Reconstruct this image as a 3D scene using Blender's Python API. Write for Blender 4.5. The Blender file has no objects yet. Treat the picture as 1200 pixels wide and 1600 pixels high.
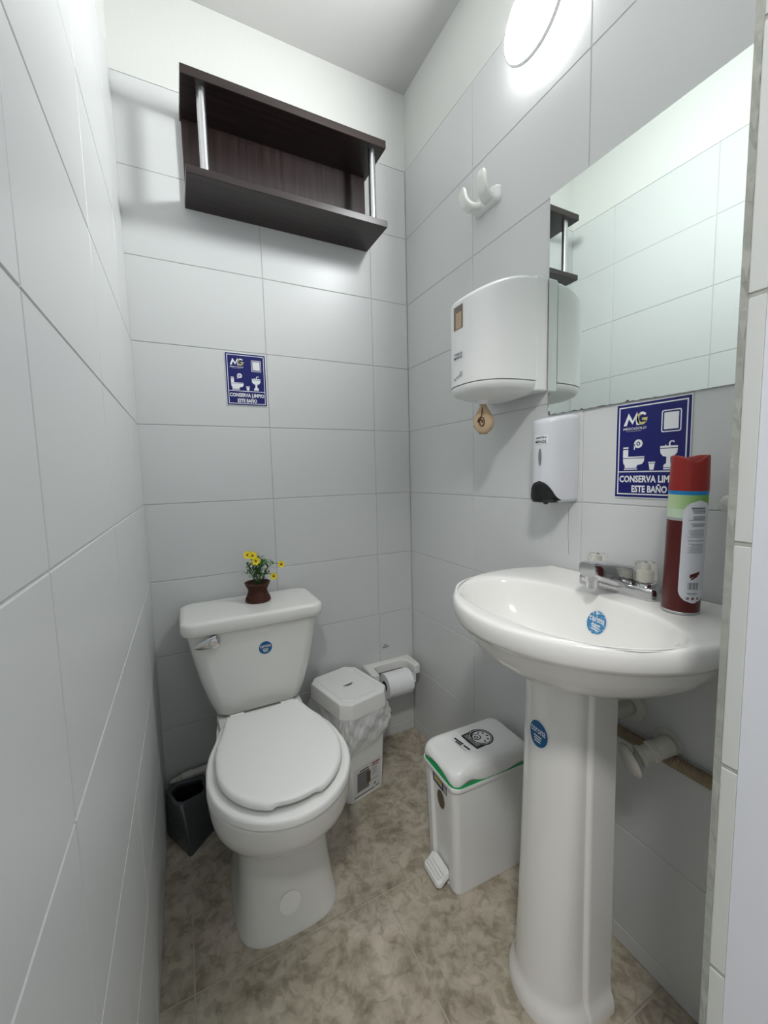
import bpy, bmesh, math, random
from mathutils import Vector, Matrix
from mathutils.bvhtree import BVHTree
random.seed(7)
scene = bpy.context.scene
COL = scene.collection
PI = math.pi

# ------------------------------------------------------------------ camera
F_PX, CAM = 639.77, Vector((-0.8710, -1.4844, 1.1276))
YAW, PITCH, ROLL = 0.46521, -0.09540, -0.02409
cam_d = bpy.data.cameras.new('camera'); cam = bpy.data.objects.new('camera', cam_d); COL.objects.link(cam)
cam_d.sensor_fit = 'HORIZONTAL'; cam_d.sensor_width = 36.0; cam_d.lens = F_PX / 1200.0 * 36.0
cam_d.clip_start = 0.01
_f = Vector((math.sin(YAW)*math.cos(PITCH), math.cos(YAW)*math.cos(PITCH), math.sin(PITCH)))
_r = Vector((math.cos(YAW), -math.sin(YAW), 0)); _u = _r.cross(_f)
_r2 = _r*math.cos(ROLL) + _u*math.sin(ROLL); _u2 = -_r*math.sin(ROLL) + _u*math.cos(ROLL)
cam.matrix_world = Matrix(((_r2.x, _u2.x, -_f.x, CAM.x), (_r2.y, _u2.y, -_f.y, CAM.y), (_r2.z, _u2.z, -_f.z, CAM.z), (0, 0, 0, 1)))
scene.camera = cam

# ------------------------------------------------------------------ world (soft daylight of the room outside the doorway) and exposure
world = bpy.data.worlds.new('world'); scene.world = world; world.use_nodes = True
bgn = world.node_tree.nodes['Background']; bgn.inputs[0].default_value = (0.90, 0.94, 1.0, 1); bgn.inputs[1].default_value = 0.36
vs = scene.view_settings
vs.view_transform = 'Standard'; vs.look = 'None'; vs.gamma = 1.0; vs.use_curve_mapping = False
vs.exposure = 0.5
HALL_STRENGTH = 92.0
LAMP_STRENGTH, LAMP_Y, LAMP_Z, LAMP_R = 122.0, -0.692, 2.203, 0.091

# ------------------------------------------------------------------ materials
def hexc(r, g, b):
    f = lambda c: (c/255/12.92) if c/255 <= 0.04045 else ((c/255+0.055)/1.055)**2.4
    return (f(r), f(g), f(b), 1)
MATS = {}
def mat(name, col, rough=0.5, metal=0.0, var=0.0, vscale=6.0, bump=0.0, bscale=40.0, spec=0.5, world=False, trans=0.0, ior=1.45, alpha=1.0, emit=0.0, coat=0.0, sub=0.0):
    if name in MATS: return MATS[name]
    m = bpy.data.materials.new(name); m.use_nodes = True; MATS[name] = m
    nt = m.node_tree; b = nt.nodes['Principled BSDF']
    if len(col) == 3: col = (*col, 1)
    b.inputs['Base Color'].default_value = col
    b.inputs['Roughness'].default_value = rough; b.inputs['Metallic'].default_value = metal
    b.inputs['Specular IOR Level'].default_value = spec; b.inputs['IOR'].default_value = ior
    b.inputs['Transmission Weight'].default_value = trans; b.inputs['Alpha'].default_value = alpha
    b.inputs['Coat Weight'].default_value = coat
    if emit:
        b.inputs['Emission Color'].default_value = col; b.inputs['Emission Strength'].default_value = emit
    tc = nt.nodes.new('ShaderNodeTexCoord')
    n = nt.nodes.new('ShaderNodeTexNoise'); n.inputs['Scale'].default_value = vscale; n.inputs['Detail'].default_value = 5
    vec = nt.nodes.new('ShaderNodeNewGeometry').outputs['Position'] if world else tc.outputs['Object']
    nt.links.new(vec, n.inputs['Vector'])
    if var:
        mx = nt.nodes.new('ShaderNodeMix'); mx.data_type = 'RGBA'
        mx.inputs[6].default_value = tuple(c*(1-var) for c in col[:3]) + (1,)
        mx.inputs[7].default_value = tuple(min(1, c*(1+var)) for c in col[:3]) + (1,)
        nt.links.new(n.outputs['Fac'], mx.inputs[0]); nt.links.new(mx.outputs[2], b.inputs['Base Color'])
    if bump:
        n2 = nt.nodes.new('ShaderNodeTexNoise'); n2.inputs['Scale'].default_value = bscale; n2.inputs['Detail'].default_value = 3
        nt.links.new(vec, n2.inputs['Vector'])
        bp = nt.nodes.new('ShaderNodeBump'); bp.inputs['Strength'].default_value = bump; bp.inputs['Distance'].default_value = 0.004
        nt.links.new(n2.outputs['Fac'], bp.inputs['Height']); nt.links.new(bp.outputs['Normal'], b.inputs['Normal'])
    return m
M_TILE = mat('wall_tile', (0.63, 0.645, 0.64), 0.36, var=0.02, vscale=2, bump=0.04, bscale=7, world=True)
M_GROUT = mat('grout', (0.52, 0.52, 0.50), 0.85, var=0.15, vscale=30)
M_PAINT = mat('wall_paint', (0.68, 0.69, 0.665), 0.75, var=0.02, vscale=3, bump=0.12, bscale=60)
M_CEIL = mat('ceiling_paint', (0.58, 0.58, 0.565), 0.85, var=0.03, vscale=2, bump=0.1, bscale=50)
M_PORC = mat('porcelain', (0.79, 0.79, 0.755), 0.14, coat=0.3, var=0.01)
M_PORC2 = mat('porcelain_sink', (0.85, 0.84, 0.815), 0.12, coat=0.3, var=0.015, vscale=4)
M_PLAST = mat('white_plastic', (0.82, 0.825, 0.81), 0.3, var=0.01)
M_PLASTM = mat('matte_white_plastic', (0.88, 0.885, 0.86), 0.42, var=0.015)
M_PLASTB = mat('cool_white_plastic', (0.66, 0.67, 0.70), 0.28, var=0.01)
M_WHITE = mat('white_print', (0.8, 0.81, 0.83), 0.5)
M_BLACK = mat('black_print', (0.012, 0.012, 0.013), 0.5)
M_DARK = mat('dark_plastic', (0.008, 0.008, 0.009), 0.35)
M_BLUE = mat('sign_blue', hexc(12, 18, 100), 0.32, var=0.03)
M_GOLD = mat('sign_gold', hexc(196, 190, 120), 0.5)
M_STICK = mat('sticker_blue', hexc(20, 92, 142), 0.4, var=0.06, vscale=40)
M_CHROME = mat('chrome', (0.62, 0.62, 0.63), 0.12, metal=1.0, var=0.12, vscale=25)
M_STEEL = mat('brushed_steel', (0.60, 0.61, 0.62), 0.28, metal=1.0)
M_MIRROR = mat('mirror_silver', (0.73, 0.79, 0.76), 0.012, metal=1.0)
M_GREYP = mat('charcoal_plastic', (0.060, 0.066, 0.070), 0.26, var=0.05, coat=0.3)
M_GREEN = mat('green_liner', hexc(30, 165, 95), 0.4, var=0.08)
M_RED = mat('red_cap', hexc(150, 36, 30), 0.33, var=0.03)
M_MAROON = mat('maroon_can', hexc(84, 20, 17), 0.28, var=0.06, vscale=12)
M_CYAN = mat('cyan_band', hexc(24, 132, 196), 0.35)
M_LIME = mat('lime_band', hexc(132, 190, 70), 0.35, var=0.25, vscale=14)
def grad_mat(name, c0, c1):
    m = bpy.data.materials.new(name); m.use_nodes = True
    nt = m.node_tree; b = nt.nodes['Principled BSDF']; b.inputs['Roughness'].default_value = 0.35
    tc = nt.nodes.new('ShaderNodeTexCoord'); d = nt.nodes.new('ShaderNodeVectorMath'); d.operation = 'DOT_PRODUCT'; d.inputs[1].default_value = (0.44*18, -0.9*18, 0)
    nt.links.new(tc.outputs['Object'], d.inputs[0])
    a = nt.nodes.new('ShaderNodeMath'); a.operation = 'ADD'; a.inputs[1].default_value = 0.5; a.use_clamp = True; nt.links.new(d.outputs['Value'], a.inputs[0])
    mx = nt.nodes.new('ShaderNodeMix'); mx.data_type = 'RGBA'; mx.inputs[6].default_value = c0; mx.inputs[7].default_value = c1
    nt.links.new(a.outputs[0], mx.inputs[0]); nt.links.new(mx.outputs[2], b.inputs['Base Color'])
    return m
M_LIME = grad_mat('lime_print', hexc(196, 216, 172), hexc(104, 170, 52))
M_PALEG = mat('pale_green_band', hexc(196, 216, 190), 0.4, var=0.1)
M_GREY = mat('grey_print', (0.2, 0.2, 0.21), 0.5)
M_LGREY = mat('light_grey_print', (0.42, 0.42, 0.43), 0.5)
M_TPAPER = mat('toilet_paper', (0.84, 0.84, 0.86), 0.9, bump=0.2, bscale=150)
M_KRAFT = mat('brown_paper', hexc(190, 165, 135), 0.85, var=0.2, vscale=40, bump=0.2, bscale=60)
M_SMOKE = mat('smoked_window', hexc(112, 100, 90), 0.2)
M_BASKET = mat('brown_basket', hexc(72, 34, 24), 0.55, var=0.3, vscale=60, bump=0.3, bscale=200)
M_LEAF = mat('leaf_green', hexc(74, 122, 56), 0.5, var=0.45, vscale=60)
M_STEM = mat('stem_green', hexc(70, 105, 60), 0.5)
M_PETAL = mat('yellow_petal', hexc(232, 212, 40), 0.5, var=0.05)
M_CORE = mat('flower_core', hexc(150, 95, 15), 0.6)
M_PVC = mat('aged_white_pvc', (0.66, 0.65, 0.58), 0.4, var=0.12, vscale=30)
M_RUST = mat('corroded_pipe', hexc(152, 136, 112), 0.6, var=0.45, vscale=70, bump=0.4, bscale=120)
M_TRIM = mat('jamb_trim', hexc(168, 170, 162), 0.6, var=0.18, vscale=50, bump=0.5, bscale=60)
M_JTILE = mat('jamb_tile', (0.62, 0.635, 0.61), 0.4, var=0.03)
M_DOORW = mat('outer_paint', (0.72, 0.735, 0.78), 0.6, var=0.02)
M_HOLE = mat('dark_hole', (0.004, 0.004, 0.004), 0.8)
M_BROWNP = mat('brown_print', hexc(98, 82, 62), 0.5)
M_REDP = mat('red_print', hexc(150, 60, 60), 0.5)

def liner_mat():
    m = bpy.data.materials.new('clear_liner'); m.use_nodes = True
    nt = m.node_tree; b = nt.nodes['Principled BSDF']
    b.inputs['Base Color'].default_value = (0.90, 0.91, 0.91, 1); b.inputs['Roughness'].default_value = 0.2
    b.inputs['Alpha'].default_value = 0.55
    tc = nt.nodes.new('ShaderNodeTexCoord'); n = nt.nodes.new('ShaderNodeTexNoise'); n.inputs['Scale'].default_value = 26
    bp = nt.nodes.new('ShaderNodeBump'); bp.inputs['Strength'].default_value = 0.7; bp.inputs['Distance'].default_value = 0.006
    nt.links.new(tc.outputs['Object'], n.inputs['Vector']); nt.links.new(n.outputs['Fac'], bp.inputs['Height']); nt.links.new(bp.outputs['Normal'], b.inputs['Normal'])
    return m
M_LINER = liner_mat()
def acrylic_mat():
    m = bpy.data.materials.new('clear_acrylic'); m.use_nodes = True
    b = m.node_tree.nodes['Principled BSDF']
    b.inputs['Base Color'].default_value = (0.96, 0.955, 0.91, 1); b.inputs['Roughness'].default_value = 0.06
    b.inputs['Transmission Weight'].default_value = 0.85; b.inputs['IOR'].default_value = 1.25
    return m
M_ACRYL = acrylic_mat()
def floor_mat():
    m = bpy.data.materials.new('floor_tile'); m.use_nodes = True
    nt = m.node_tree; b = nt.nodes['Principled BSDF']; b.inputs['Roughness'].default_value = 0.42
    g = nt.nodes.new('ShaderNodeNewGeometry')
    n1 = nt.nodes.new('ShaderNodeTexNoise'); n1.inputs['Scale'].default_value = 13; n1.inputs['Detail'].default_value = 9; n1.inputs['Roughness'].default_value = 0.66; n1.inputs['Distortion'].default_value = 0.5
    n2 = nt.nodes.new('ShaderNodeTexNoise'); n2.inputs['Scale'].default_value = 5; n2.inputs['Detail'].default_value = 3
    n3 = nt.nodes.new('ShaderNodeTexNoise'); n3.inputs['Scale'].default_value = 34; n3.inputs['Detail'].default_value = 6; n3.inputs['Distortion'].default_value = 0.8
    for n in (n1, n2, n3): nt.links.new(g.outputs['Position'], n.inputs['Vector'])
    cr = nt.nodes.new('ShaderNodeValToRGB'); e = cr.color_ramp.elements
    e[0].position = 0.30; e[0].color = (0.27, 0.235, 0.18, 1); e[1].position = 0.66; e[1].color = (0.62, 0.565, 0.48, 1)
    k = cr.color_ramp.elements.new(0.44); k.color = (0.44, 0.39, 0.315, 1)
    k = cr.color_ramp.elements.new(0.54); k.color = (0.54, 0.485, 0.405, 1)
    nt.links.new(n1.outputs['Fac'], cr.inputs[0])
    cr3 = nt.nodes.new('ShaderNodeValToRGB'); e = cr3.color_ramp.elements
    e[0].position = 0.40; e[0].color = (0.55, 0.53, 0.48, 1); e[1].position = 0.52; e[1].color = (1, 1, 1, 1)
    nt.links.new(n3.outputs['Fac'], cr3.inputs[0])
    mx = nt.nodes.new('ShaderNodeMix'); mx.data_type = 'RGBA'; mx.blend_type = 'MULTIPLY'; mx.inputs[0].default_value = 0.55
    nt.links.new(cr.outputs[0], mx.inputs[6]); nt.links.new(cr3.outputs[0], mx.inputs[7])
    mx2 = nt.nodes.new('ShaderNodeMix'); mx2.data_type = 'RGBA'; mx2.blend_type = 'MULTIPLY'; mx2.inputs[0].default_value = 1
    cr2 = nt.nodes.new('ShaderNodeValToRGB'); e = cr2.color_ramp.elements
    e[0].position = 0.35; e[0].color = (0.86, 0.88, 0.82, 1); e[1].position = 0.65; e[1].color = (1.0, 0.97, 0.95, 1)
    nt.links.new(n2.outputs['Fac'], cr2.inputs[0]); nt.links.new(mx.outputs[2], mx2.inputs[6]); nt.links.new(cr2.outputs[0], mx2.inputs[7])
    nt.links.new(mx2.outputs[2], b.inputs['Base Color'])
    bp = nt.nodes.new('ShaderNodeBump'); bp.inputs['Strength'].default_value = 0.15; bp.inputs['Distance'].default_value = 0.003
    nt.links.new(n1.outputs['Fac'], bp.inputs['Height']); nt.links.new(bp.outputs['Normal'], b.inputs['Normal'])
    return m
def scuff_mat():
    m = bpy.data.materials.new('scuffed_sticker'); m.use_nodes = True
    nt = m.node_tree; b = nt.nodes['Principled BSDF']; b.inputs['Roughness'].default_value = 0.4
    tc = nt.nodes.new('ShaderNodeTexCoord'); n = nt.nodes.new('ShaderNodeTexNoise'); n.inputs['Scale'].default_value = 130; n.inputs['Detail'].default_value = 6; n.inputs['Distortion'].default_value = 1.5
    cr = nt.nodes.new('ShaderNodeValToRGB'); e = cr.color_ramp.elements
    e[0].position = 0.56; e[0].color = hexc(52, 128, 178); e[1].position = 0.62; e[1].color = (0.66, 0.74, 0.80, 1)
    nt.links.new(tc.outputs['Object'], n.inputs['Vector']); nt.links.new(n.outputs['Fac'], cr.inputs[0]); nt.links.new(cr.outputs[0], b.inputs['Base Color'])
    return m
M_SCUFF = scuff_mat()
M_FLOOR = floor_mat()
M_FGROUT = mat('floor_grout', (0.46, 0.42, 0.35), 0.9, var=0.2, vscale=20)
def wood_mat(name, stretch):
    m = bpy.data.materials.new(name); m.use_nodes = True
    nt = m.node_tree; b = nt.nodes['Principled BSDF']; b.inputs['Roughness'].default_value = 0.38
    tc = nt.nodes.new('ShaderNodeTexCoord'); mp = nt.nodes.new('ShaderNodeMapping'); mp.inputs['Scale'].default_value = stretch
    n = nt.nodes.new('ShaderNodeTexNoise'); n.inputs['Scale'].default_value = 6; n.inputs['Detail'].default_value = 6
    cr = nt.nodes.new('ShaderNodeValToRGB'); e = cr.color_ramp.elements
    e[0].position = 0.32; e[0].color = (0.007, 0.0042, 0.004, 1); e[1].position = 0.7; e[1].color = (0.030, 0.0165, 0.0155, 1)
    nt.links.new(tc.outputs['Object'], mp.inputs[0]); nt.links.new(mp.outputs[0], n.inputs['Vector'])
    nt.links.new(n.outputs['Fac'], cr.inputs[0]); nt.links.new(cr.outputs[0], b.inputs['Base Color'])
    return m
M_WOODV = wood_mat('wenge_vertical', (14, 14, 0.8)); M_WOODH = wood_mat('wenge_lengthwise', (0.8, 14, 14))

# ------------------------------------------------------------------ helpers
def link_mesh(name, me, m, parent=None, smooth=False, loc=None):
    o = bpy.data.objects.new(name, me); COL.objects.link(o)
    if m is not None:
        me.materials.clear(); me.materials.append(m)
    if smooth:
        for p in me.polygons: p.use_smooth = True
    if loc is not None: o.location = loc
    if parent is not None:
        o.parent = parent; o.matrix_parent_inverse = Matrix.Identity(4)
    return o
def from_bm(name, bm, m, parent=None, smooth=False, angle=None, loc=None):
    me = bpy.data.meshes.new(name); bmesh.ops.recalc_face_normals(bm, faces=bm.faces); bm.to_mesh(me); bm.free()
    o = link_mesh(name, me, m, parent, smooth or angle is not None, loc)
    if angle is not None:
        me.set_sharp_from_angle(angle=math.radians(angle))
        wn = o.modifiers.new('wn', 'WEIGHTED_NORMAL'); wn.keep_sharp = True; wn.weight = 80
    return o
def empty(name, loc, rotz=0):
    o = bpy.data.objects.new(name, None); COL.objects.link(o); o.location = loc; o.rotation_euler = (0, 0, rotz)
    o.empty_display_size = 0.05
    return o
def tag(o, label, cat, group=None):
    o['label'] = label; o['category'] = cat
    if group: o['group'] = group
    return o
def struct(o, label=None, cat=None):
    o['kind'] = 'structure'
    if label: o['label'] = label
    if cat: o['category'] = cat
    return o
def bbox_bm(lo, hi, bev=0.0, seg=2, bm=None):
    bm2 = bmesh.new(); bmesh.ops.create_cube(bm2, size=1)
    for v in bm2.verts: v.co = Vector([lo[i] + (v.co[i]+0.5)*(hi[i]-lo[i]) for i in range(3)])
    if bev: bmesh.ops.bevel(bm2, geom=list(bm2.edges), offset=bev, segments=seg, affect='EDGES', profile=0.5)
    return bm2
def join(bm, other):
    me = bpy.data.meshes.new('tmp'); other.to_mesh(me); other.free(); bm.from_mesh(me); bpy.data.meshes.remove(me); return bm
def box(name, lo, hi, m, parent=None, bev=0.0, seg=2, angle=40):
    return from_bm(name, bbox_bm(lo, hi, bev, seg), m, parent, angle=angle if bev else None)
def loft_bm(rings, cap0=True, cap1=True, closed=True):
    bm = bmesh.new(); V = [[bm.verts.new(p) for p in r] for r in rings]; n = len(rings[0])
    for a in range(len(V)-1):
        for i in range(n if closed else n-1):
            j = (i+1) % n
            try: bm.faces.new((V[a][i], V[a][j], V[a+1][j], V[a+1][i]))
            except ValueError: pass
    if cap0: bm.faces.new(list(reversed(V[0])))
    if cap1: bm.faces.new(V[-1])
    return bm
def frame_of(d):
    d = d.normalized(); a = Vector((0, 0, 1)) if abs(d.z) < 0.9 else Vector((1, 0, 0))
    x = d.cross(a).normalized(); return x, d.cross(x).normalized()
def lathe_bm(prof, origin=(0, 0, 0), axis=(0, 0, 1), n=32, cap0=True, cap1=True):
    ax = Vector(axis).normalized(); x, y = frame_of(ax); o = Vector(origin)
    rings = [[o + ax*h + (x*math.cos(2*PI*i/n) + y*math.sin(2*PI*i/n))*max(r, 1e-5) for i in range(n)] for r, h in prof]
    return loft_bm(rings, cap0, cap1)
def tube_bm(pts, r, n=10, caps=True):
    pts = [Vector(p) for p in pts]; rings = []; prevx = None
    for i, p in enumerate(pts):
        d = (pts[min(i+1, len(pts)-1)] - pts[max(i-1, 0)]).normalized()
        if prevx is None: x, y = frame_of(d)
        else:
            x = (prevx - d*prevx.dot(d)).normalized(); y = d.cross(x)
        prevx = x; rr = r[i] if isinstance(r, (list, tuple)) else r
        rings.append([p + (x*math.cos(2*PI*k/n) + y*math.sin(2*PI*k/n))*rr for k in range(n)])
    return loft_bm(rings, caps, caps)
def bez(p0, p1, p2, p3, n=12):
    p0, p1, p2, p3 = map(Vector, (p0, p1, p2, p3)); out = []
    for i in range(n+1):
        t = i/n; s = 1-t; out.append(p0*s**3 + p1*3*s*s*t + p2*3*s*t*t + p3*t**3)
    return out
def prism_bm(poly, thick, M):
    """poly in 2D, extruded from 0 to thick along local z, then transformed by M"""
    bm = bmesh.new()
    a = [bm.verts.new(M @ Vector((x, y, 0))) for x, y in poly]; b = [bm.verts.new(M @ Vector((x, y, thick))) for x, y in poly]
    n = len(poly)
    bm.faces.new(b); bm.faces.new(list(reversed(a)))
    for i in range(n): bm.faces.new((a[i], a[(i+1) % n], b[(i+1) % n], b[i]))
    return bm
def ring_bm(outer, inner, thick, M):
    bm = bmesh.new(); n = len(outer)
    L = [[bm.verts.new(M @ Vector((x, y, z))) for x, y in P] for P, z in ((outer, 0), (outer, thick), (inner, thick), (inner, 0))]
    for a in range(4):
        b = (a+1) % 4
        for i in range(n): bm.faces.new((L[a][i], L[a][(i+1) % n], L[b][(i+1) % n], L[b][i]))
    return bm
def circ(cx, cy, r, n=32, ry=None, a0=0, a1=2*PI):
    ry = r if ry is None else ry
    full = abs(a1-a0-2*PI) < 1e-6
    return [(cx + r*math.cos(a0+(a1-a0)*i/(n if full else n-1)), cy + ry*math.sin(a0+(a1-a0)*i/(n if full else n-1))) for i in range(n)]
def rrect(x0, y0, x1, y1, r, n=5):
    out = []
    for cx, cy, a in ((x1-r, y0+r, -PI/2), (x1-r, y1-r, 0), (x0+r, y1-r, PI/2), (x0+r, y0+r, PI)):
        for i in range(n+1): out.append((cx + r*math.cos(a+PI/2*i/n), cy + r*math.sin(a+PI/2*i/n)))
    return out
def dense(P, step=0.006):
    out = []; n = len(P)
    for i in range(n):
        a, b = Vector(P[i]), Vector(P[(i+1) % n]); k = max(1, int((b-a).length/step))
        for j in range(k): q = a.lerp(b, j/k); out.append((q.x, q.y))
    return out
def text_mesh(body, size, bold=0.0, sx=1.0, align='CENTER', shear=0.0):
    cu = bpy.data.curves.new('lettering', 'FONT'); cu.body = body; cu.size = size; cu.align_x = align; cu.align_y = 'CENTER'; cu.offset = bold; cu.resolution_u = 2; cu.shear = shear
    ob = bpy.data.objects.new('lettering', cu); COL.objects.link(ob)
    dg = bpy.context.evaluated_depsgraph_get(); me = bpy.data.meshes.new_from_object(ob.evaluated_get(dg))
    bpy.data.objects.remove(ob); bpy.data.curves.remove(cu)
    for v in me.vertices: v.co.x *= sx
    return me
def text_fit(body, width, height, bold=0.0, shear=0.0):
    me = text_mesh(body, 1.0, bold, shear=shear); xs = [v.co.x for v in me.vertices]; ys = [v.co.y for v in me.vertices]
    for v in me.vertices:
        v.co.x = ((v.co.x-min(xs))/(max(xs)-min(xs))-0.5)*width; v.co.y = ((v.co.y-min(ys))/(max(ys)-min(ys))-0.5)*height
    return me
def put_text(name, me, M, m, parent, lift=0.0):
    me.transform(M @ Matrix.Translation((0, 0, lift))); return link_mesh(name, me, m, parent)
WALL_BACK = lambda x, z, y=0.0: Matrix(((1, 0, 0, x), (0, 0, -1, y), (0, 1, 0, z), (0, 0, 0, 1)))         # local x->+x, y->z, normal -y
WALL_RIGHT = lambda y, z, x=0.0: Matrix(((0, 0, -1, x), (-1, 0, 0, y), (0, 1, 0, z), (0, 0, 0, 1)))         # local x->-y, y->z, normal -x
def basis(o, x, n):
    n = Vector(n).normalized(); x = Vector(x); x = (x - n*x.dot(n)).normalized(); y = n.cross(x)
    return Matrix(((x.x, y.x, n.x, o[0]), (x.y, y.y, n.y, o[1]), (x.z, y.z, n.z, o[2]), (0, 0, 0, 1)))
class Proj:
    """lays flat print on a curved surface: local (x, y) points are dropped along -z of M onto the surface"""
    def __init__(self, obj, M):
        dg = bpy.context.evaluated_depsgraph_get(); dg.update()
        bm = bmesh.new(); bm.from_object(obj, dg); bmesh.ops.transform(bm, matrix=obj.matrix_world, verts=bm.verts)
        self.t = BVHTree.FromBMesh(bm); bm.free(); self.M = M; self.d = -(M.to_3x3() @ Vector((0, 0, 1)))
    def at(self, x, y, lift):
        p = self.M @ Vector((x, y, 0.1)); h = self.t.ray_cast(p, self.d)
        if h[0] is None: return self.M @ Vector((x, y, lift))
        n = h[1] if h[1].dot(self.d) < 0 else -h[1]
        return h[0] + n*lift
    def disc(self, name, r, m, parent, lift, n=36, k=7, ry=None, rect=None):
        bm = bmesh.new()
        if rect:
            w, h, a, b = rect; g = [[bm.verts.new(self.at(-w/2+w*i/a, -h/2+h*j/b, lift)) for i in range(a+1)] for j in range(b+1)]
            for j in range(b):
                for i in range(a): bm.faces.new((g[j][i], g[j][i+1], g[j+1][i+1], g[j+1][i]))
        else:
            ry = ry or r; c = bm.verts.new(self.at(0, 0, lift)); prev = None
            for a in range(1, k+1):
                ring = [bm.verts.new(self.at(r*a/k*math.cos(2*PI*i/n), ry*a/k*math.sin(2*PI*i/n), lift)) for i in range(n)]
                for i in range(n):
                    j = (i+1) % n
                    if prev is None: bm.faces.new((c, ring[i], ring[j]))
                    else: bm.faces.new((prev[i], ring[i], ring[j], prev[j]))
                prev = ring
        return from_bm(name, bm, m, parent, smooth=True)
    def text(self, name, me, m, parent, lift, dx=0, dy=0):
        for v in me.vertices: v.co = self.at(v.co.x+dx, v.co.y+dy, lift)
        return link_mesh(name, me, m, parent)
def corona_sticker(target, M, r, parent, ry=None, ink=None):
    ry = ry or r
    pj = Proj(target, M)
    s = pj.disc('sticker', r, M_WHITE, parent, 0.0006, ry=ry); s['label'] = 'round blue maker sticker'
    pj.disc('sticker_print', r*0.93, ink or M_STICK, s, 0.0011, ry=ry*0.93)
    pj.text('lettering', text_fit('corona', r*1.5, ry*0.36, 0.012), M_WHITE, s, 0.0016, 0, ry*0.22)
    for dy, w in ((-0.18, 0.7), (-0.36, 0.9), (-0.52, 0.6)):
        pj.disc('print_line', 0, M_WHITE, s, 0.0016, rect=(r*w, ry*0.07, 8, 1)).location.z = 0
    # spread the three small print lines
    kids = [c for c in s.children if c.name.startswith('print_line')]
    for c, dy in zip(kids, (-0.18, -0.36, -0.54)):
        w = 0.9 - abs(dy)*0.5
        pj2 = Proj(target, M @ Matrix.Translation((0, ry*dy, 0)))
        bm = bmesh.new(); a = 8
        g = [[bm.verts.new(pj2.at(-r*w/2 + r*w*i/a, ry*0.045*(j*2-1), 0.0016)) for i in range(a+1)] for j in range(2)]
        for i in range(a): bm.faces.new((g[0][i], g[0][i+1], g[1][i+1], g[1][i]))
        bm.to_mesh(c.data); bm.free()
    return s

# ------------------------------------------------------------------ the room
H, TW, ZT, ZC = 0.25, 0.4075, 2.2945, 2.568
GAP = 0.0022
def tile_mesh(w, h, cache={}):
    key = (round(w, 4), round(h, 4))
    if key not in cache:
        bm = bbox_bm((0, 0, 0), (w, 0.008, h)); front = [e for e in bm.edges if all(abs(v.co.y) < 1e-6 for v in e.verts)]
        bmesh.ops.bevel(bm, geom=front, offset=min(0.0012, w*0.2, h*0.2), segments=1, affect='EDGES', profile=0.5)
        me = bpy.data.meshes.new('tile'); bmesh.ops.recalc_face_normals(bm, faces=bm.faces); bm.to_mesh(me); bm.free(); me.materials.append(M_TILE)
        cache[key] = me
    return cache[key]
def tile_wall(parent, edges, u0, u1, rows):
    """tiles in the wall's own frame: u along x, tile faces at y = 0, normal -y"""
    cuts = [u0] + [e for e in edges if u0 < e < u1] + [u1]
    for za, zb in rows:
        for a, b in zip(cuts[:-1], cuts[1:]):
            me = tile_mesh(b-a-GAP, zb-za-GAP)
            o = bpy.data.objects.new('tile', me); COL.objects.link(o); o.parent = parent
            o.location = (a+GAP/2, random.uniform(-0.0002, 0.0002), za+GAP/2)
ROWS = [(ZT-(k+1)*H, ZT-k*H) for k in range(9)] + [(0.0, ZT-9*H)]
def wall_obj(name, u0, u1, thick=0.10):
    bm = bbox_bm((u0, 0.007, -0.05), (u1, thick, ZT)); join(bm, bbox_bm((u0, 0.0006, ZT), (u1, thick, ZC+0.05)))
    o = from_bm(name, bm, M_PAINT)
    g = box('grout', (u0, 0.0016, 0), (u1, 0.007, ZT-0.001), M_GROUT, o); g['kind'] = 'structure'
    return struct(o)
wb = wall_obj('wall_back', -1.07, 0.10); tile_wall(wb, (-0.5678, -0.1589), -0.972, 0.0, ROWS)
# right wall: its own u axis runs towards the doorway (-y); faces -x
wr = wall_obj('wall_right', 0.0, 1.27); wr.rotation_euler = (0, 0, -PI/2); tile_wall(wr, (0.4103, 0.8161, 1.2236), 0.0, 1.268, ROWS)
# left wall: u axis runs from the doorway to the back wall; faces +x, slightly out of square
LANG = math.atan(0.013)
wl = wall_obj('wall_left', -1.46, 0.02); wl.location = (-0.968, 0, 0); wl.rotation_euler = (0, 0, PI/2-LANG)
tile_wall(wl, (-1.4095, -1.012, -0.6145, -0.217), -1.455, 0.0, ROWS)
from_bm('hairline_crack', tube_bm([(0.779+0.0008*math.sin(i*0.9)+0.0003*i, -0.0001, 1.030-0.0118*i) for i in range(11)], 0.0005, 5), M_GREY, wr)
# floor with its tiles
fl = box('floor', (-2.0, -3.0, -0.06), (0.9, 0.1, -0.0012), M_FGROUT); struct(fl)
FT = 0.4635
fx = [-0.9075-3*FT, -0.9075-2*FT, -0.9075-FT, -0.9075, -0.443, -0.443+FT, -0.443+2*FT, -0.443+3*FT]; fy = [-0.578+FT*k for k in range(-6, 3)]
for i in range(len(fx)-1):
    for j in range(len(fy)-1):
        xa, xb, ya, yb = max(fx[i], -1.99 if fy[j] < -1.4 else -1.05), min(fx[i+1], 0.88), max(fy[j], -2.98), min(fy[j+1], 0.05)
        if xb-xa < 0.02 or yb-ya < 0.02: continue
        bm = bbox_bm((xa+0.0017, ya+0.0017, -0.012), (xb-0.0017, yb-0.0017, 0.0)); top = [e for e in bm.edges if all(v.co.z > -1e-6 for v in e.verts)]
        bmesh.ops.bevel(bm, geom=top, offset=0.001, segments=2, affect='EDGES'); from_bm('floor_tile', bm, M_FLOOR, fl, angle=50)
ce = box('ceiling', (-2.0, -3.0, ZC), (0.9, 0.12, ZC+0.1), M_CEIL); struct(ce)
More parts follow.
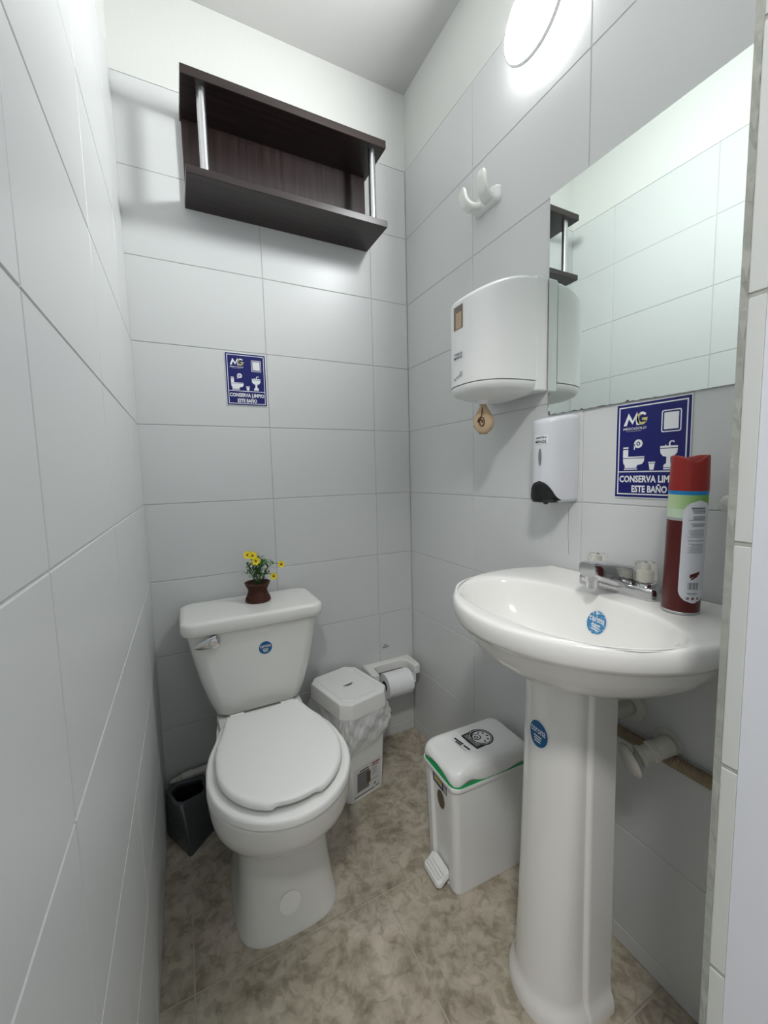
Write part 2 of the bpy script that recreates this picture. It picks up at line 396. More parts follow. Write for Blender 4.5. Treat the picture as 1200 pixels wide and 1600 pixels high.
# front wall: the return on the right of the doorway and the wall over it
JX, JY = -0.350, -1.262
bm = bbox_bm((JX+0.0006, -1.42, -0.05), (0.9, JY-0.0217, ZC+0.05)); join(bm, bbox_bm((-2.0, -1.42, 2.10), (JX+0.0006, JY-0.0217, ZC-0.0005)))
join(bm, bbox_bm((JX+0.006, JY-0.0217, -0.05), (0.0, JY-0.002, ZC)))
wf = from_bm('wall_front', bm, M_DOORW); struct(wf)
for za, zb in ROWS[:-1]:
    if zb-za < 0.02: continue
    box('tile', (JX, JY-0.0215, za+0.0022), (JX+0.0055, JY-0.006, zb-0.0022), M_JTILE, wf, bev=0.0015, seg=2)
g = box('grout', (JX+0.0012, JY-0.0216, 0), (JX+0.006, JY-0.004, ZT), M_TRIM, wf); g['kind'] = 'structure'
# corner trim with a rough grout bead
random.seed(3)
rings = []
for i in range(120):
    z = i/119*ZT; d = random.uniform(-0.0013, 0.0012); rings.append([Vector((JX-0.0012+d*0.5, JY-0.006-d, z)), Vector((JX+0.001, JY+0.001, z)), Vector((JX+0.010, JY+0.0015, z)), Vector((JX+0.008, JY-0.006, z))])
tr = from_bm('trim_1', loft_bm(rings), M_TRIM); struct(tr)
for u0, u1 in ((0.0, 0.34),):
    for za, zb in ROWS:
        if zb-za > 0.02: box('tile', (JX+0.012, JY-0.002, za+GAP/2), (-0.002, JY+0.004, zb-GAP/2), M_TILE, wf)

# ------------------------------------------------------------------ wall lamp
def build_lamp():
    c = Vector((0, LAMP_Y, LAMP_Z)); R = LAMP_R
    t = empty('wall_lamp', (0, c.y, c.z)); tag(t, 'round white glowing LED lamp high on the right wall', 'lamp')
    ax = (-1, 0, 0)
    glow = bpy.data.materials.new('lamp_glow'); glow.use_nodes = True
    nt = glow.node_tree; nt.nodes.remove(nt.nodes['Principled BSDF']); em = nt.nodes.new('ShaderNodeEmission')
    em.inputs[0].default_value = (0.975, 0.99, 1.0, 1); em.inputs[1].default_value = LAMP_STRENGTH
    nt.links.new(em.outputs[0], nt.nodes['Material Output'].inputs[0])
    from_bm('mount', lathe_bm([(R*0.90, 0.0005), (R*0.90, 0.0081)], (0, 0, 0), ax, 48), M_PLAST, t, angle=40)
    side = glow.copy(); side.name = 'lamp_side_glow'; [n for n in side.node_tree.nodes if n.type == 'EMISSION'][0].inputs[1].default_value = LAMP_STRENGTH*0.045
    from_bm('glowing_drum', lathe_bm([(R*0.985, 0.0040), (R*0.985, 0.044)], (0, 0, 0), ax, 48), side, t, angle=40)
    from_bm('rim', lathe_bm([(R*0.95, 0.0442), (R*1.005, 0.0445), (R*1.014, 0.047), (R*1.008, 0.0515), (R*0.965, 0.0528), (R*0.965, 0.046)], (0, 0, 0), ax, 64, True, True), M_PLAST, t, angle=50)
    from_bm('diffuser', lathe_bm([(R*0.963, 0.0465), (R*0.963, 0.0520), (R*0.85, 0.0528), (R*0.6, 0.0534), (R*0.3, 0.0537), (0.001, 0.0538)], (0, 0, 0), ax, 64), glow, t, smooth=True)
build_lamp()
def build_hall_lamp():
    t = empty('ceiling_lamp', (-1.18, -1.92, ZC)); tag(t, 'round white ceiling lamp outside the doorway behind the viewer', 'lamp')
    R = 0.15; ax = (0, 0, -1)
    glow = bpy.data.materials.new('hall_lamp_glow'); glow.use_nodes = True
    nt = glow.node_tree; nt.nodes.remove(nt.nodes['Principled BSDF']); em = nt.nodes.new('ShaderNodeEmission')
    em.inputs[0].default_value = (1.0, 0.985, 0.97, 1); em.inputs[1].default_value = HALL_STRENGTH
    nt.links.new(em.outputs[0], nt.nodes['Material Output'].inputs[0])
    from_bm('rim', lathe_bm([(R*0.95, 0.0005), (R, 0.002), (R*1.006, 0.028), (R*0.965, 0.032), (R*0.965, 0.026)], (0, 0, 0), ax, 64), M_PLAST, t, angle=50)
    from_bm('diffuser', lathe_bm([(R*0.963, 0.0265), (R*0.963, 0.0325), (R*0.85, 0.037), (R*0.6, 0.042), (R*0.3, 0.045), (0.001, 0.046)], (0, 0, 0), ax, 64), glow, t, smooth=True)
build_hall_lamp()

# ------------------------------------------------------------------ wenge shelf
def build_shelf():
    x0, x1, z0, z1, D, T = -0.794, -0.172, 1.962, 2.237, 0.172, 0.022
    t = empty('wall_shelf', (x0, 0, z0)); tag(t, 'dark wenge wall shelf with two steel posts high on the back wall', 'shelf')
    o = Vector((x0, 0, z0)); L = x1-x0
    box('bottom_board', (0, -D, 0), (L, -0.0005, T), M_WOODH, t, bev=0.0012, seg=1)
    box('top_board', (0, -D, z1-z0-T-0.003), (L, -0.0005, z1-z0), M_WOODH, t, bev=0.0012, seg=1)
    box('back_panel', (0.004, -0.015, T), (L-0.010, -0.0005, z1-z0-T-0.003), M_WOODV, t)
    for x in (0.052, L-0.040):
        r = 0.0125 if x < 0.3 else 0.0115
        p = from_bm('post', lathe_bm([(r, T), (r, z1-z0-T-0.003)], (x, -D+0.030, 0), (0, 0, 1), 24), M_STEEL, t, angle=50); p['label'] = 'brushed steel post'
build_shelf()

# ------------------------------------------------------------------ blue signs
def build_sign(M, w, h, label):
    t = from_bm('notice_sign', prism_bm([(-w/2, -h/2), (w/2, -h/2), (w/2, h/2), (-w/2, h/2)], 0.002, M), M_WHITE)
    tag(t, label, 'sign')
    def q(x, y): return ((x-0.5)*w, (0.5-y)*h)
    def part(name, bm, m): return from_bm(name, bm, m, t)
    E1, E2 = 0.0024, 0.0028
    def poly(name, pts, m=M_WHITE, e=E2): return part(name, prism_bm([q(*p) for p in pts][::-1], e, M), m)
    def rnd(name, pts, m=M_WHITE, e=E2): return part(name, prism_bm(pts, e, M), m)
    poly('blue_field', [(0.012, 0.009), (0.988, 0.009), (0.988, 0.991), (0.012, 0.991)], M_BLUE, E1)
    a, b, c, d = q(0.045, 0.035), q(0.955, 0.965), q(0.060, 0.047), q(0.940, 0.953)
    sq = lambda A, B: [(A[0], B[1]), (B[0], B[1]), (B[0], A[1]), (A[0], A[1])]
    part('border', ring_bm(sq(a, b), sq(c, d), E2, M), M_WHITE)
    poly('divider', [(0.05, 0.715), (0.95, 0.715), (0.95, 0.727), (0.05, 0.727)])
    # logo
    def letters(s, cx, cy, ww, hh, m, bold=0.0, shear=0.0, e=E2):
        return put_text('lettering', text_fit(s, ww*w, hh*h, bold, shear), M @ Matrix.Translation((*q(cx, cy), 0)), m, t, e)
    poly('logo_m', [(0.115, 0.235), (0.185, 0.105), (0.245, 0.185), (0.305, 0.100), (0.345, 0.235), (0.300, 0.235), (0.285, 0.165), (0.245, 0.225), (0.190, 0.165), (0.160, 0.235)])
    g_o = [q(0.375+0.075*math.cos(x)/1.0, 0.170-0.066*math.sin(x)) for x in [math.radians(40+290*i/24) for i in range(25)]]
    g_i = [q(0.380+0.045*math.cos(x), 0.170-0.040*math.sin(x)) for x in [math.radians(40+290*i/24) for i in range(25)]]
    bm = bmesh.new(); A = [bm.verts.new(M @ Vector((*p, E2))) for p in g_o]; B = [bm.verts.new(M @ Vector((*p, E2))) for p in g_i]
    for i in range(6, 24): bm.faces.new((A[i], A[i+1], B[i+1], B[i]))
    from_bm('logo_g', bm, M_GOLD, t); poly('logo_g_bar', [(0.375, 0.165), (0.452, 0.165), (0.440, 0.21), (0.41, 0.21), (0.41, 0.188), (0.375, 0.188)], M_GOLD)
    bm = bmesh.new(); A = [bm.verts.new(M @ Vector((*p, E2))) for p in g_o]; B = [bm.verts.new(M @ Vector((*p, E2))) for p in g_i]
    for i in range(0, 6): bm.faces.new((A[i], A[i+1], B[i+1], B[i]))
    from_bm('logo_g_tip', bm, M_WHITE, t)
    letters('MESOGOLD', 0.275, 0.268, 0.33, 0.026, M_WHITE, 0.006, 0.15)
    poly('logo_line', [(0.16, 0.293), (0.37, 0.293), (0.37, 0.297), (0.16, 0.297)], M_LGREY)
    # mirror pictogram
    a, b = q(0.635, 0.335), q(0.880, 0.120); a2, b2 = q(0.648, 0.325), q(0.867, 0.130)
    part('mirror_outline', ring_bm(rrect(*a, *b, w*0.025), rrect(*a2, *b2, w*0.018), E2, M), M_WHITE)
    a, b = q(0.668, 0.308), q(0.847, 0.145); rnd('mirror_pictogram', rrect(*a, *b, w*0.006))
    # toilet pictogram
    poly('toilet_pictogram', [(0.120, 0.460), (0.195, 0.460), (0.195, 0.478), (0.120, 0.478)])
    poly('toilet_pictogram', [(0.120, 0.488), (0.195, 0.488), (0.195, 0.562), (0.425, 0.562), (0.425, 0.574), (0.120, 0.574)])
    poly('toilet_pictogram', [(0.120, 0.582), (0.425, 0.582), (0.420, 0.615), (0.395, 0.642), (0.330, 0.652), (0.315, 0.682), (0.150, 0.682), (0.150, 0.655), (0.128, 0.635)])
    poly('toilet_pictogram', [(0.140, 0.689), (0.330, 0.689), (0.330, 0.700), (0.140, 0.700)])
    cx, cy = q(0.335, 0.430); part('paper_roll_pictogram', ring_bm(circ(cx, cy, w*0.060, 28), circ(cx, cy, w*0.028, 28), E2, M), M_WHITE)
    rnd('paper_roll_pictogram', circ(cx, cy, w*0.014, 14)); poly('paper_roll_pictogram', [(0.275, 0.430), (0.292, 0.430), (0.290, 0.490), (0.275, 0.492)])
    poly('cup_pictogram', [(0.480, 0.622), (0.575, 0.622), (0.573, 0.634), (0.482, 0.634)])
    poly('cup_pictogram', [(0.487, 0.640), (0.569, 0.640), (0.553, 0.705), (0.503, 0.705)])
    poly('basin_pictogram', [(0.632, 0.470), (0.690, 0.470), (0.700, 0.455), (0.710, 0.470), (0.850, 0.470), (0.850, 0.490), (0.632, 0.490)])
    poly('basin_pictogram', [(0.632, 0.497), (0.850, 0.497), (0.845, 0.540), (0.810, 0.572), (0.765, 0.578), (0.765, 0.640), (0.800, 0.660), (0.800, 0.682), (0.680, 0.682), (0.680, 0.660), (0.715, 0.640), (0.715, 0.578), (0.670, 0.570), (0.638, 0.540)])
    poly('basin_pictogram', [(0.680, 0.689), (0.800, 0.689), (0.800, 0.702), (0.680, 0.702)])
    poly('basin_pictogram', [(0.740, 0.470), (0.740, 0.440), (0.760, 0.422), (0.800, 0.422), (0.812, 0.440), (0.795, 0.440), (0.790, 0.432), (0.765, 0.434), (0.758, 0.445), (0.758, 0.470)])
    letters('CONSERVA LIMPIO', 0.5, 0.798, 0.85, 0.074, M_WHITE, 0.034)
    letters('ESTE BAÑO', 0.5, 0.895, 0.48, 0.090, M_WHITE, 0.034)
    return t
build_sign(WALL_BACK(-0.638, 1.453, -0.0004), 0.132, 0.173, 'small blue notice sign on the back wall above the toilet')
build_sign(WALL_RIGHT(-0.9750, 1.1615, -0.0004), 0.149, 0.200, 'larger blue notice sign under the mirror behind the spray can')

# ------------------------------------------------------------------ mirror
def build_mirror():
    y0, y1, z0, z1 = -1.215, -0.7145, 1.2655, 1.795
    t = empty('wall_mirror', (0, (y0+y1)/2, z0)); tag(t, 'frameless rectangular mirror on the right wall above the washbasin', 'mirror')
    cy = (y0+y1)/2
    box('backing', (-0.0030, y0-cy, 0), (-0.0006, y1-cy, z1-z0), M_GREY, t)
    # glass with a slightly chipped lower edge
    random.seed(11); n = 90; pts = []
    for i in range(n+1):
        u = i/n; y = (y1-cy) + (y0-y1)*u; d = 0.0
        if 0.02 < u < 0.55: d = max(0, random.gauss(0.0004, 0.0012))
        if u < 0.02: d = 0.012*(1-u/0.02)
        pts.append((y, d))
    poly = [(-y, d) for y, d in pts] + [(-(y0-cy), z1-z0), (-(y1-cy), z1-z0)]
    M = Matrix(((0, 0, -1, -0.0032), (-1, 0, 0, 0), (0, 1, 0, 0), (0, 0, 0, 1)))
    from_bm('mirror_glass', prism_bm(poly, 0.0022, M), M_MIRROR, t)
build_mirror()

# ------------------------------------------------------------------ double hook
def build_hook():
    y, z = -0.484, 1.9135
    t = empty('robe_hook', (0, y, z)); tag(t, 'white porcelain double robe hook on the right wall left of the mirror', 'hook')
    pts = rrect(-0.054, -0.024, 0.054, 0.019, 0.010, 6)
    M = Matrix(((0, 0, -1, -0.0005), (-1, 0, 0, 0), (0, 1, 0, 0), (0, 0, 0, 1)))
    rings = []
    for s, d in ((1.0, 0.0), (1.0, 0.006), (0.94, 0.013), (0.80, 0.020), (0.45, 0.025)):
        rings.append([M @ Vector((x*s, yy*s, d)) for x, yy in pts])
    from_bm('base', loft_bm(rings), M_PORC, t, angle=60)
    for s in (-1, 1):
        path = bez((-0.008, s*0.018, -0.004), (-0.036, s*0.030, -0.022), (-0.066, s*0.040, -0.008), (-0.063, s*0.044, 0.041), 14)
        rings = []
        for i, p in enumerate(path):
            d = (path[min(i+1, 14)]-path[max(i-1, 0)]).normalized(); side = Vector((0, 1, 0)); nn = d.cross(side).normalized(); side = nn.cross(d)
            wd = 0.0185 - 0.0025*i/14; th = 0.0105 - 0.0050*i/14
            if i == 14: wd *= 0.75; th *= 0.7
            rings.append([p + side*wd*math.copysign(abs(math.cos(a))**0.4, math.cos(a)) + nn*th*math.copysign(abs(math.sin(a))**0.55, math.sin(a)) for a in [2*PI*k/28 for k in range(28)]])
        from_bm('prong', loft_bm(rings), M_PORC, t, angle=70)
build_hook()

# ------------------------------------------------------------------ paper towel dispenser
def dsec(wd, dp, n=40, ex=3.2, back=0.0):
    """D-shaped plan: half width wd along y, depth dp towards -x, straight back at x = -back"""
    out = []
    for i in range(n+1):
        a = PI*i/n; c, s = math.cos(a), math.sin(a)
        out.append((-back-(dp-back)*abs(s)**(2/ex), wd*math.copysign(abs(c)**(2/ex), c)))
    return out
def build_towel():
    y, z = -0.603, 1.326
    t = empty('paper_towel_dispenser', (0, y, z)); tag(t, 'large white paper towel dispenser with a curved cover beside the mirror', 'dispenser')
    Wd = 0.108; Hh = 0.282
    # wall plate
    from_bm('back_plate', bbox_bm((-0.044, -Wd, 0.0), (-0.0005, Wd, Hh), 0.006, 3), M_PLAST, t, angle=50)
    # cover: sections stacked in z; depth shrinks towards the top, whose roof slopes down to the front
    rings = []; N = 48; sec = dsec(Wd, 0.195, N, 2.7, 0.043)
    def top_z(x): return Hh - 0.002 - 0.038*max(0, (abs(x)-0.04)/0.155)**1.8
    def ring(zf, inset):
        o = []
        for x, yy in dsec(Wd-inset, 0.195-inset, N, 2.7, 0.0435): o.append(Vector((x, yy, zf(x))))
        return o
    rings = [ring(lambda x: 0.026 - 0.020*(abs(x)/0.21)**1.5*0 , 0.0)]
    for f in (0.25, 0.5, 0.75, 0.92): rings.append(ring(lambda x, f=f: 0.026 + (top_z(x)-0.012-0.026)*f, 0.0))
    for ins, dz in ((0.0005, 0.010), (0.003, 0.005), (0.007, 0.0018), (0.013, 0.0)): rings.append(ring(lambda x, dz=dz: top_z(x)-dz, ins))
    for sc in (0.06, 0.09): rings.append(ring(lambda x: top_z(x)+0.0006, sc))
    cov = from_bm('cover', loft_bm(rings), M_PLAST, t, angle=60)
    # bottom tray, bulging down
    def bring(zf, inset): return [Vector((x, yy, zf(x))) for x, yy in dsec(Wd-0.001-inset, 0.194-inset, N, 2.7, 0.0435)]
    br = [bring(lambda x: 0.0245, 0.002), bring(lambda x: 0.0225, 0.0), bring(lambda x: 0.012, 0.002), bring(lambda x: 0.004, 0.010), bring(lambda x: -0.004, 0.028), bring(lambda x: -0.009, 0.055), bring(lambda x: -0.011, 0.085)]
    from_bm('base_tray', loft_bm(br), M_PLAST, t, angle=60)
    # seam strip along the wall plate
    # smoked level window, labels on the front
    pj = Proj(cov, Matrix.Translation((0, y, z)) @ Matrix(((0, 0, -1, -0.195), (-1, 0, 0, 0.012), (0, 1, 0, 0.196), (0, 0, 0, 1))))
    def local(o): o.data.transform(Matrix.Translation((0, -y, -z))); return o
    w = local(pj.disc('level_window', 0, M_SMOKE, t, 0.0008, rect=(0.040, 0.058, 10, 6))); w['label'] = 'smoked level window'
    local(Proj(cov, pj.M @ Matrix.Translation((0.004, -0.008, 0))).disc('towel_roll_view', 0, M_KRAFT, w, 0.0014, rect=(0.024, 0.040, 6, 4)))
    pj = Proj(cov, Matrix.Translation((0, y, z)) @ Matrix(((0, 0, -1, -0.195), (-1, 0, 0, 0.012), (0, 1, 0, 0.100), (0, 0, 0, 1))))
    l = local(pj.disc('paper_label', 0, M_WHITE, t, 0.0008, rect=(0.046, 0.021, 8, 2)))
    for s, dy in (('TOALLA', 0.0045), ('MANOS', -0.0045)): local(pj.text('lettering', text_fit(s, 0.036, 0.0072, 0.02), M_BLACK, l, 0.0014, 0, dy))
    pj = Proj(cov, Matrix.Translation((0, y, z)) @ Matrix(((0, 0, -1, -0.195), (-1, 0, 0, 0.012), (0, 1, 0, 0.046), (0, 0, 0, 1))))
    bars = [(-0.016, -0.003, 0.012, 0.006), (-0.003, 0.0, 0.010, 0.006), (0.009, 0.003, 0.012, 0.007), (0.012, 0.010, 0.008, 0.005)]
    for bx, by, bw, bh in bars:
        q2 = Proj(cov, pj.M @ Matrix.Translation((bx, by, 0))); local(q2.disc('maker_mark', 0, M_LGREY, t, 0.0008, rect=(bw, bh, 3, 1)))
    # outlet funnel under the tray
    from_bm('outlet', lathe_bm([(0.020, -0.006), (0.013, -0.020), (0.011, -0.022), (0.010, -0.012)], (-0.118, 0.004, 0), (0, 0, 1), 24, True, True), M_PLAST, t, angle=50)
    # brown paper tail: a twisted leaf-shaped sheet
    p = empty('paper_towel', (-0.118, y+0.004, z-0.020)); tag(p, 'twisted brown paper towel end hanging from the white dispenser', 'paper')
    bm = bmesh.new(); g = []
    for i in range(17):
        f = i/16; wdt = 0.003 + 0.0185*abs(math.sin(PI*0.90*f**1.5))**0.8; zz = 0.004 - f*0.064
        row = []
        for j in range(13):
            a = -1.9 + 3.8*j/12
            row.append(bm.verts.new((-wdt*math.cos(a)*0.55*(1+0.1*math.sin(f*9)), wdt*math.sin(a*0.9), zz - 0.006*(1-abs(a)/1.9)*f + 0.0012*math.sin(j*1.3)*f)))
        g.append(row)
    for i in range(16):
        for j in range(12): bm.faces.new((g[i][j], g[i][j+1], g[i+1][j+1], g[i+1][j]))
    o = from_bm('sheet', bm, M_KRAFT, p, smooth=True); p.scale = (1.35, 1.3, 1.25); p.rotation_euler = (0, 0, 0.75); s = o.modifiers.new('s', 'SOLIDIFY'); s.thickness = 0.0007
    spi = [Vector((-0.0155-0.002*math.sin(i*0.4), 0.0075*(1-i/40)*math.cos(i*0.33)+0.002, -0.040+0.012*(1-i/40)*math.sin(i*0.33))) for i in range(30)]
    from_bm('fold', tube_bm([(-0.012, 0.001, -0.008), (-0.0135, 0.001, -0.02), (-0.0145, 0.003, -0.03)] + spi, 0.0011, 6), mat('brown_fold', hexc(92, 62, 44), 0.9), p, smooth=True)
build_towel()

# ------------------------------------------------------------------ soap dispenser
def build_soap():
    y, z = -0.757, 1.046
    t = empty('soap_dispenser', (0, y, z)); tag(t, 'slim white wall soap dispenser with black push lever below the mirror', 'dispenser')
    Wd, D, Hh = 0.0485, 0.082, 0.212; N = 40
    rings = []
    for zz, ins in ((0.0, 0.012), (0.001, 0.006), (0.005, 0.0015), (0.010, 0.0), (0.06, 0.0), (0.12, 0.0), (0.17, 0.0), (Hh-0.014, 0.0), (Hh-0.006, 0.001), (Hh-0.003, 0.004), (Hh-0.0005, 0.012), (Hh, 0.03)):
        rings.append([Vector((x, yy, zz - 0.010*max(0, (-x-0.02)/0.06)*(1 if zz > 0.15 else 0))) for x, yy in dsec(Wd-ins, D-ins, N, 2.4, 0.0005)])
    body = from_bm('body', loft_bm(rings), M_PLASTB, t, angle=60)
    W = Matrix.Translation((0, y, z))
    def pj(dy, dz): return Proj(body, W @ Matrix(((0, 0, -1, -D), (-1, 0, 0, dy), (0, 1, 0, dz), (0, 0, 0, 1))))
    def local(o): o.data.transform(Matrix.Translation((0, -y, -z))); return o
    lab = local(pj(-0.006, 0.152).disc('paper_label', 0, M_WHITE, t, 0.0008, rect=(0.036, 0.021, 8, 2)))
    for s, dy in (('JABÓN', 0.0048), ('MANOS', -0.0048)): local(pj(-0.006, 0.152).text('lettering', text_fit(s, 0.028, 0.0078, 0.02), M_BLACK, lab, 0.0014, 0, dy))
    k = local(pj(-0.005, 0.110).disc('level_slot', 0.0045, M_GREY, t, 0.0008, ry=0.021)); k['label'] = 'narrow grey level slot'
    # black arched lever, wrapped on the lower front
    P0 = pj(-0.004, 0.0); bm = bmesh.new(); rows = []
    for i in range(13):
        f = i/12; hw = 0.031*math.sqrt(max(0.0, 1-f**2.2)) + 0.010*(1-f)**6
        rows.append([bm.verts.new(P0.at(-hw+2*hw*j/10, 0.003+0.050*f, 0.0035*min(1, (1-f)*5+0.1))) for j in range(11)])
    for i in range(12):
        for j in range(10):
            try: bm.faces.new((rows[i][j], rows[i][j+1], rows[i+1][j+1], rows[i+1][j]))
            except ValueError: pass
    o = from_bm('push_lever', bm, M_DARK, t, smooth=True); local(o); o['label'] = 'black arched push lever'
    from_bm('nozzle', lathe_bm([(0.006, 0.003), (0.006, -0.004), (0.003, -0.006)], (-0.055, 0, 0), (0, 0, 1), 14), M_DARK, t, angle=50)
build_soap()

# ------------------------------------------------------------------ washbasin on pedestal
YC = -0.942
def polar(poly, c, N):
    out = []; n = len(poly)
    for k in range(N):
        a = 2*PI*k/N; dx, dy = math.cos(a), math.sin(a); best = 0
        for i in range(n):
            x1, y1 = poly[i][0]-c[0], poly[i][1]-c[1]; x2, y2 = poly[(i+1) % n][0]-c[0], poly[(i+1) % n][1]-c[1]
            ex, ey = x2-x1, y2-y1; den = dx*ey - dy*ex
            if abs(den) < 1e-12: continue
            tt = (x1*ey - y1*ex)/den; s = (x1*dy - y1*dx)/den
            if tt > 0 and -1e-9 <= s <= 1+1e-9: best = max(best, tt)
        out.append(best)
    return out
def basin_outline(hw, vf, wall=0.0):
    pts = []
    for i in range(41):
        a = PI*i/40; pts.append((hw*math.cos(a), 0.155 + (vf-0.155)*math.sin(a)))
    pts += [(-hw*0.985, 0.10), (-hw*0.93, 0.05), (-hw*0.84, wall), (hw*0.84, wall), (hw*0.93, 0.05), (hw*0.985, 0.10)]
    return pts
def build_sink():
    t = empty('washbasin', (0, YC, 0)); tag(t, 'white porcelain pedestal washbasin against the right wall', 'washbasin')
    N = 120; c = (0.0, 0.215)
    O = polar(basin_outline(0.258, 0.415, 0.0015), c, N)
    I = polar([(0.222*math.copysign(abs(math.cos(a))**0.88, math.cos(a)), 0.246 + (0.128 if math.sin(a) > 0 else 0.122)*math.copysign(abs(math.sin(a))**0.88, math.sin(a))) for a in [2*PI*i/80 for i in range(80)]], c, N)
    B = polar(circ(0, 0.165, 0.098, 60, 0.09), c, N)
    def ring(fn, z): 
        out = []
        for k in range(N):
            a = 2*PI*k/N; r = fn(k); u, v = c[0]+r*math.cos(a), c[1]+r*math.sin(a)
            out.append(Vector((-max(v, 0.0008), u, z(u, v) if callable(z) else z)))
        return out
    lip = lambda u, v: 0.8715 + 0.009*max(0, 1-v/0.03)**2
    mixOB = lambda f: (lambda k: B[k]*(1-f)+O[k]*f)
    rings = [ring(mixOB(0.0), 0.715), ring(mixOB(0.06), 0.722), ring(mixOB(0.30), 0.738), ring(mixOB(0.55), 0.758), ring(mixOB(0.74), 0.782), ring(mixOB(0.84), 0.806), ring(mixOB(0.872), 0.8245), ring(mixOB(0.90), 0.8275),
             ring(lambda k: O[k]*0.965, 0.8285), ring(lambda k: O[k]*0.988, 0.838), ring(lambda k: O[k]*0.997, 0.848), ring(lambda k: O[k], 0.857), ring(lambda k: O[k]*0.994, lambda u, v: min(0.865, 0.865)), ring(lambda k: O[k]*0.980, lambda u, v: lip(u, v)-0.002), ring(lambda k: O[k]*0.962, lip)]
    mixOI = lambda f: (lambda k: I[k]*(1-f)+O[k]*f)
    rings += [ring(mixOI(0.55), lip), ring(mixOI(0.22), 0.871), ring(lambda k: I[k]*1.02, 0.8695), ring(lambda k: I[k]*0.99, 0.8665), ring(lambda k: I[k]*0.965, 0.861),
              ring(lambda k: I[k]*0.93, 0.848), ring(lambda k: I[k]*0.87, 0.825), ring(lambda k: I[k]*0.79, 0.800), ring(lambda k: I[k]*0.67, 0.778), ring(lambda k: I[k]*0.5, 0.764), ring(lambda k: I[k]*0.3, 0.756), ring(lambda k: I[k]*0.12, 0.753)]
    basin = from_bm('basin', loft_bm(rings), M_PORC2, t, angle=75)
    from_bm('drain', lathe_bm([(0.024, 0.754), (0.024, 0.757), (0.017, 0.7575), (0.014, 0.755)], (-0.225, 0, 0), (0, 0, 1), 28), M_CHROME, t, angle=40)
    # pedestal: rounded front panel between two side flanges on a flared foot
    def psec(hw, dp, step, foot=0.0):
        pts = []
        fl = 0.197                                     # where the side flange ends
        pts += [(0.132, hw+foot), (fl, hw+foot), (fl+0.006, hw-step*0.4+foot)]
        n = 26
        for i in range(n+1):
            a = PI*i/n; pts.append((fl+0.008 + (dp-fl-0.008+foot)*abs(math.sin(a))**0.85, (hw-step+foot*(0.9))*math.cos(a)))
        pts += [(fl+0.006, -hw+step*0.4-foot), (fl, -hw-foot), (0.132, -hw-foot)]
        return pts
    prof = [(0.0, 0.086, 0.282, 0.002, 0.009), (0.018, 0.086, 0.282, 0.002, 0.009), (0.034, 0.0855, 0.281, 0.003, 0.006), (0.042, 0.085, 0.280, 0.006, 0.002), (0.06, 0.085, 0.279, 0.009, 0.0), (0.15, 0.084, 0.274, 0.010, 0.0), (0.30, 0.083, 0.263, 0.010, 0.0), (0.45, 0.0825, 0.255, 0.010, 0.0), (0.60, 0.082, 0.248, 0.010, 0.0), (0.70, 0.082, 0.245, 0.010, 0.0), (0.735, 0.082, 0.244, 0.010, 0.0)]
    rings = [[Vector((-v, u+0.016, z)) for v, u in psec(hw, dp, st, ft)] for z, hw, dp, st, ft in prof]
    ped = from_bm('pedestal', loft_bm(rings), M_PORC2, t, angle=42)
    def local(o):
        for c_ in [o] + list(o.children): c_.data.transform(Matrix.Translation((0, -YC, 0)))
        return o
    local(corona_sticker(basin, basis((-0.170, YC-0.024, 0.842), (-0.15, -1, 0), (-1, -0.1, 0.75)), 0.0225, t, 0.0235, M_SCUFF))
    local(corona_sticker(ped, basis((-0.24, -0.921, 0.592), (-0.35, -1, 0), (-1, 0.35, 0)), 0.024, t, 0.029))
    dp_ = from_bm('drain_pipe', tube_bm(bez((-0.115, -0.012, 0.75), (-0.115, -0.012, 0.62), (-0.09, -0.012, 0.600), (-0.007, -0.012, 0.60), 14), 0.017, 16), M_PVC, t, smooth=True); dp_['label'] = 'white plastic drain pipe'
    from_bm('wall_flange', lathe_bm([(0.034, 0.0), (0.032, 0.006), (0.020, 0.010)], (-0.001, -0.012, 0.60), (-1, 0, 0), 24), M_PVC, dp_, angle=45)
    # faucet
    fy_, fz = -0.014, -0.003
    f = from_bm('faucet', loft_bm([[Vector((-0.058+x*s, fy_+yy*s2, z+fz)) for x, yy in rrect(-0.027, -0.084, 0.027, 0.084, 0.016, 5)] for z, s, s2 in ((0.8745, 1, 1), (0.890, 1, 1), (0.896, 0.93, 0.98), (0.8985, 0.80, 0.95))]), M_CHROME, t, angle=45)
    f['label'] = 'chrome faucet with two clear knobs'
    sp = []
    for i in range(15):
        q = i/14; x = -0.034 - 0.128*q; top = 0.925 + 0.022*q + 0.004*math.sin(PI*q); bot = 0.8765 + 0.040*q**1.5; w = 0.040 - 0.020*q**0.8
        zc = (top+bot)/2+fz; h = (top-bot)/2
        if i == 14: w *= 0.9; h *= 0.88
        sp.append([Vector((x, fy_+w*math.copysign(abs(math.cos(a))**0.55, math.cos(a)), zc + h*math.copysign(abs(math.sin(a))**0.55, math.sin(a)))) for a in [2*PI*k/28 for k in range(28)]])
    from_bm('spout', loft_bm(sp), M_CHROME, f, angle=50)
    from_bm('aerator', lathe_bm([(0.013, 0.919), (0.013, 0.907), (0.0115, 0.905), (0.0115, 0.893), (0.008, 0.893)], (-0.145, fy_, fz), (0, 0, 1), 24), M_CHROME, f, angle=45)
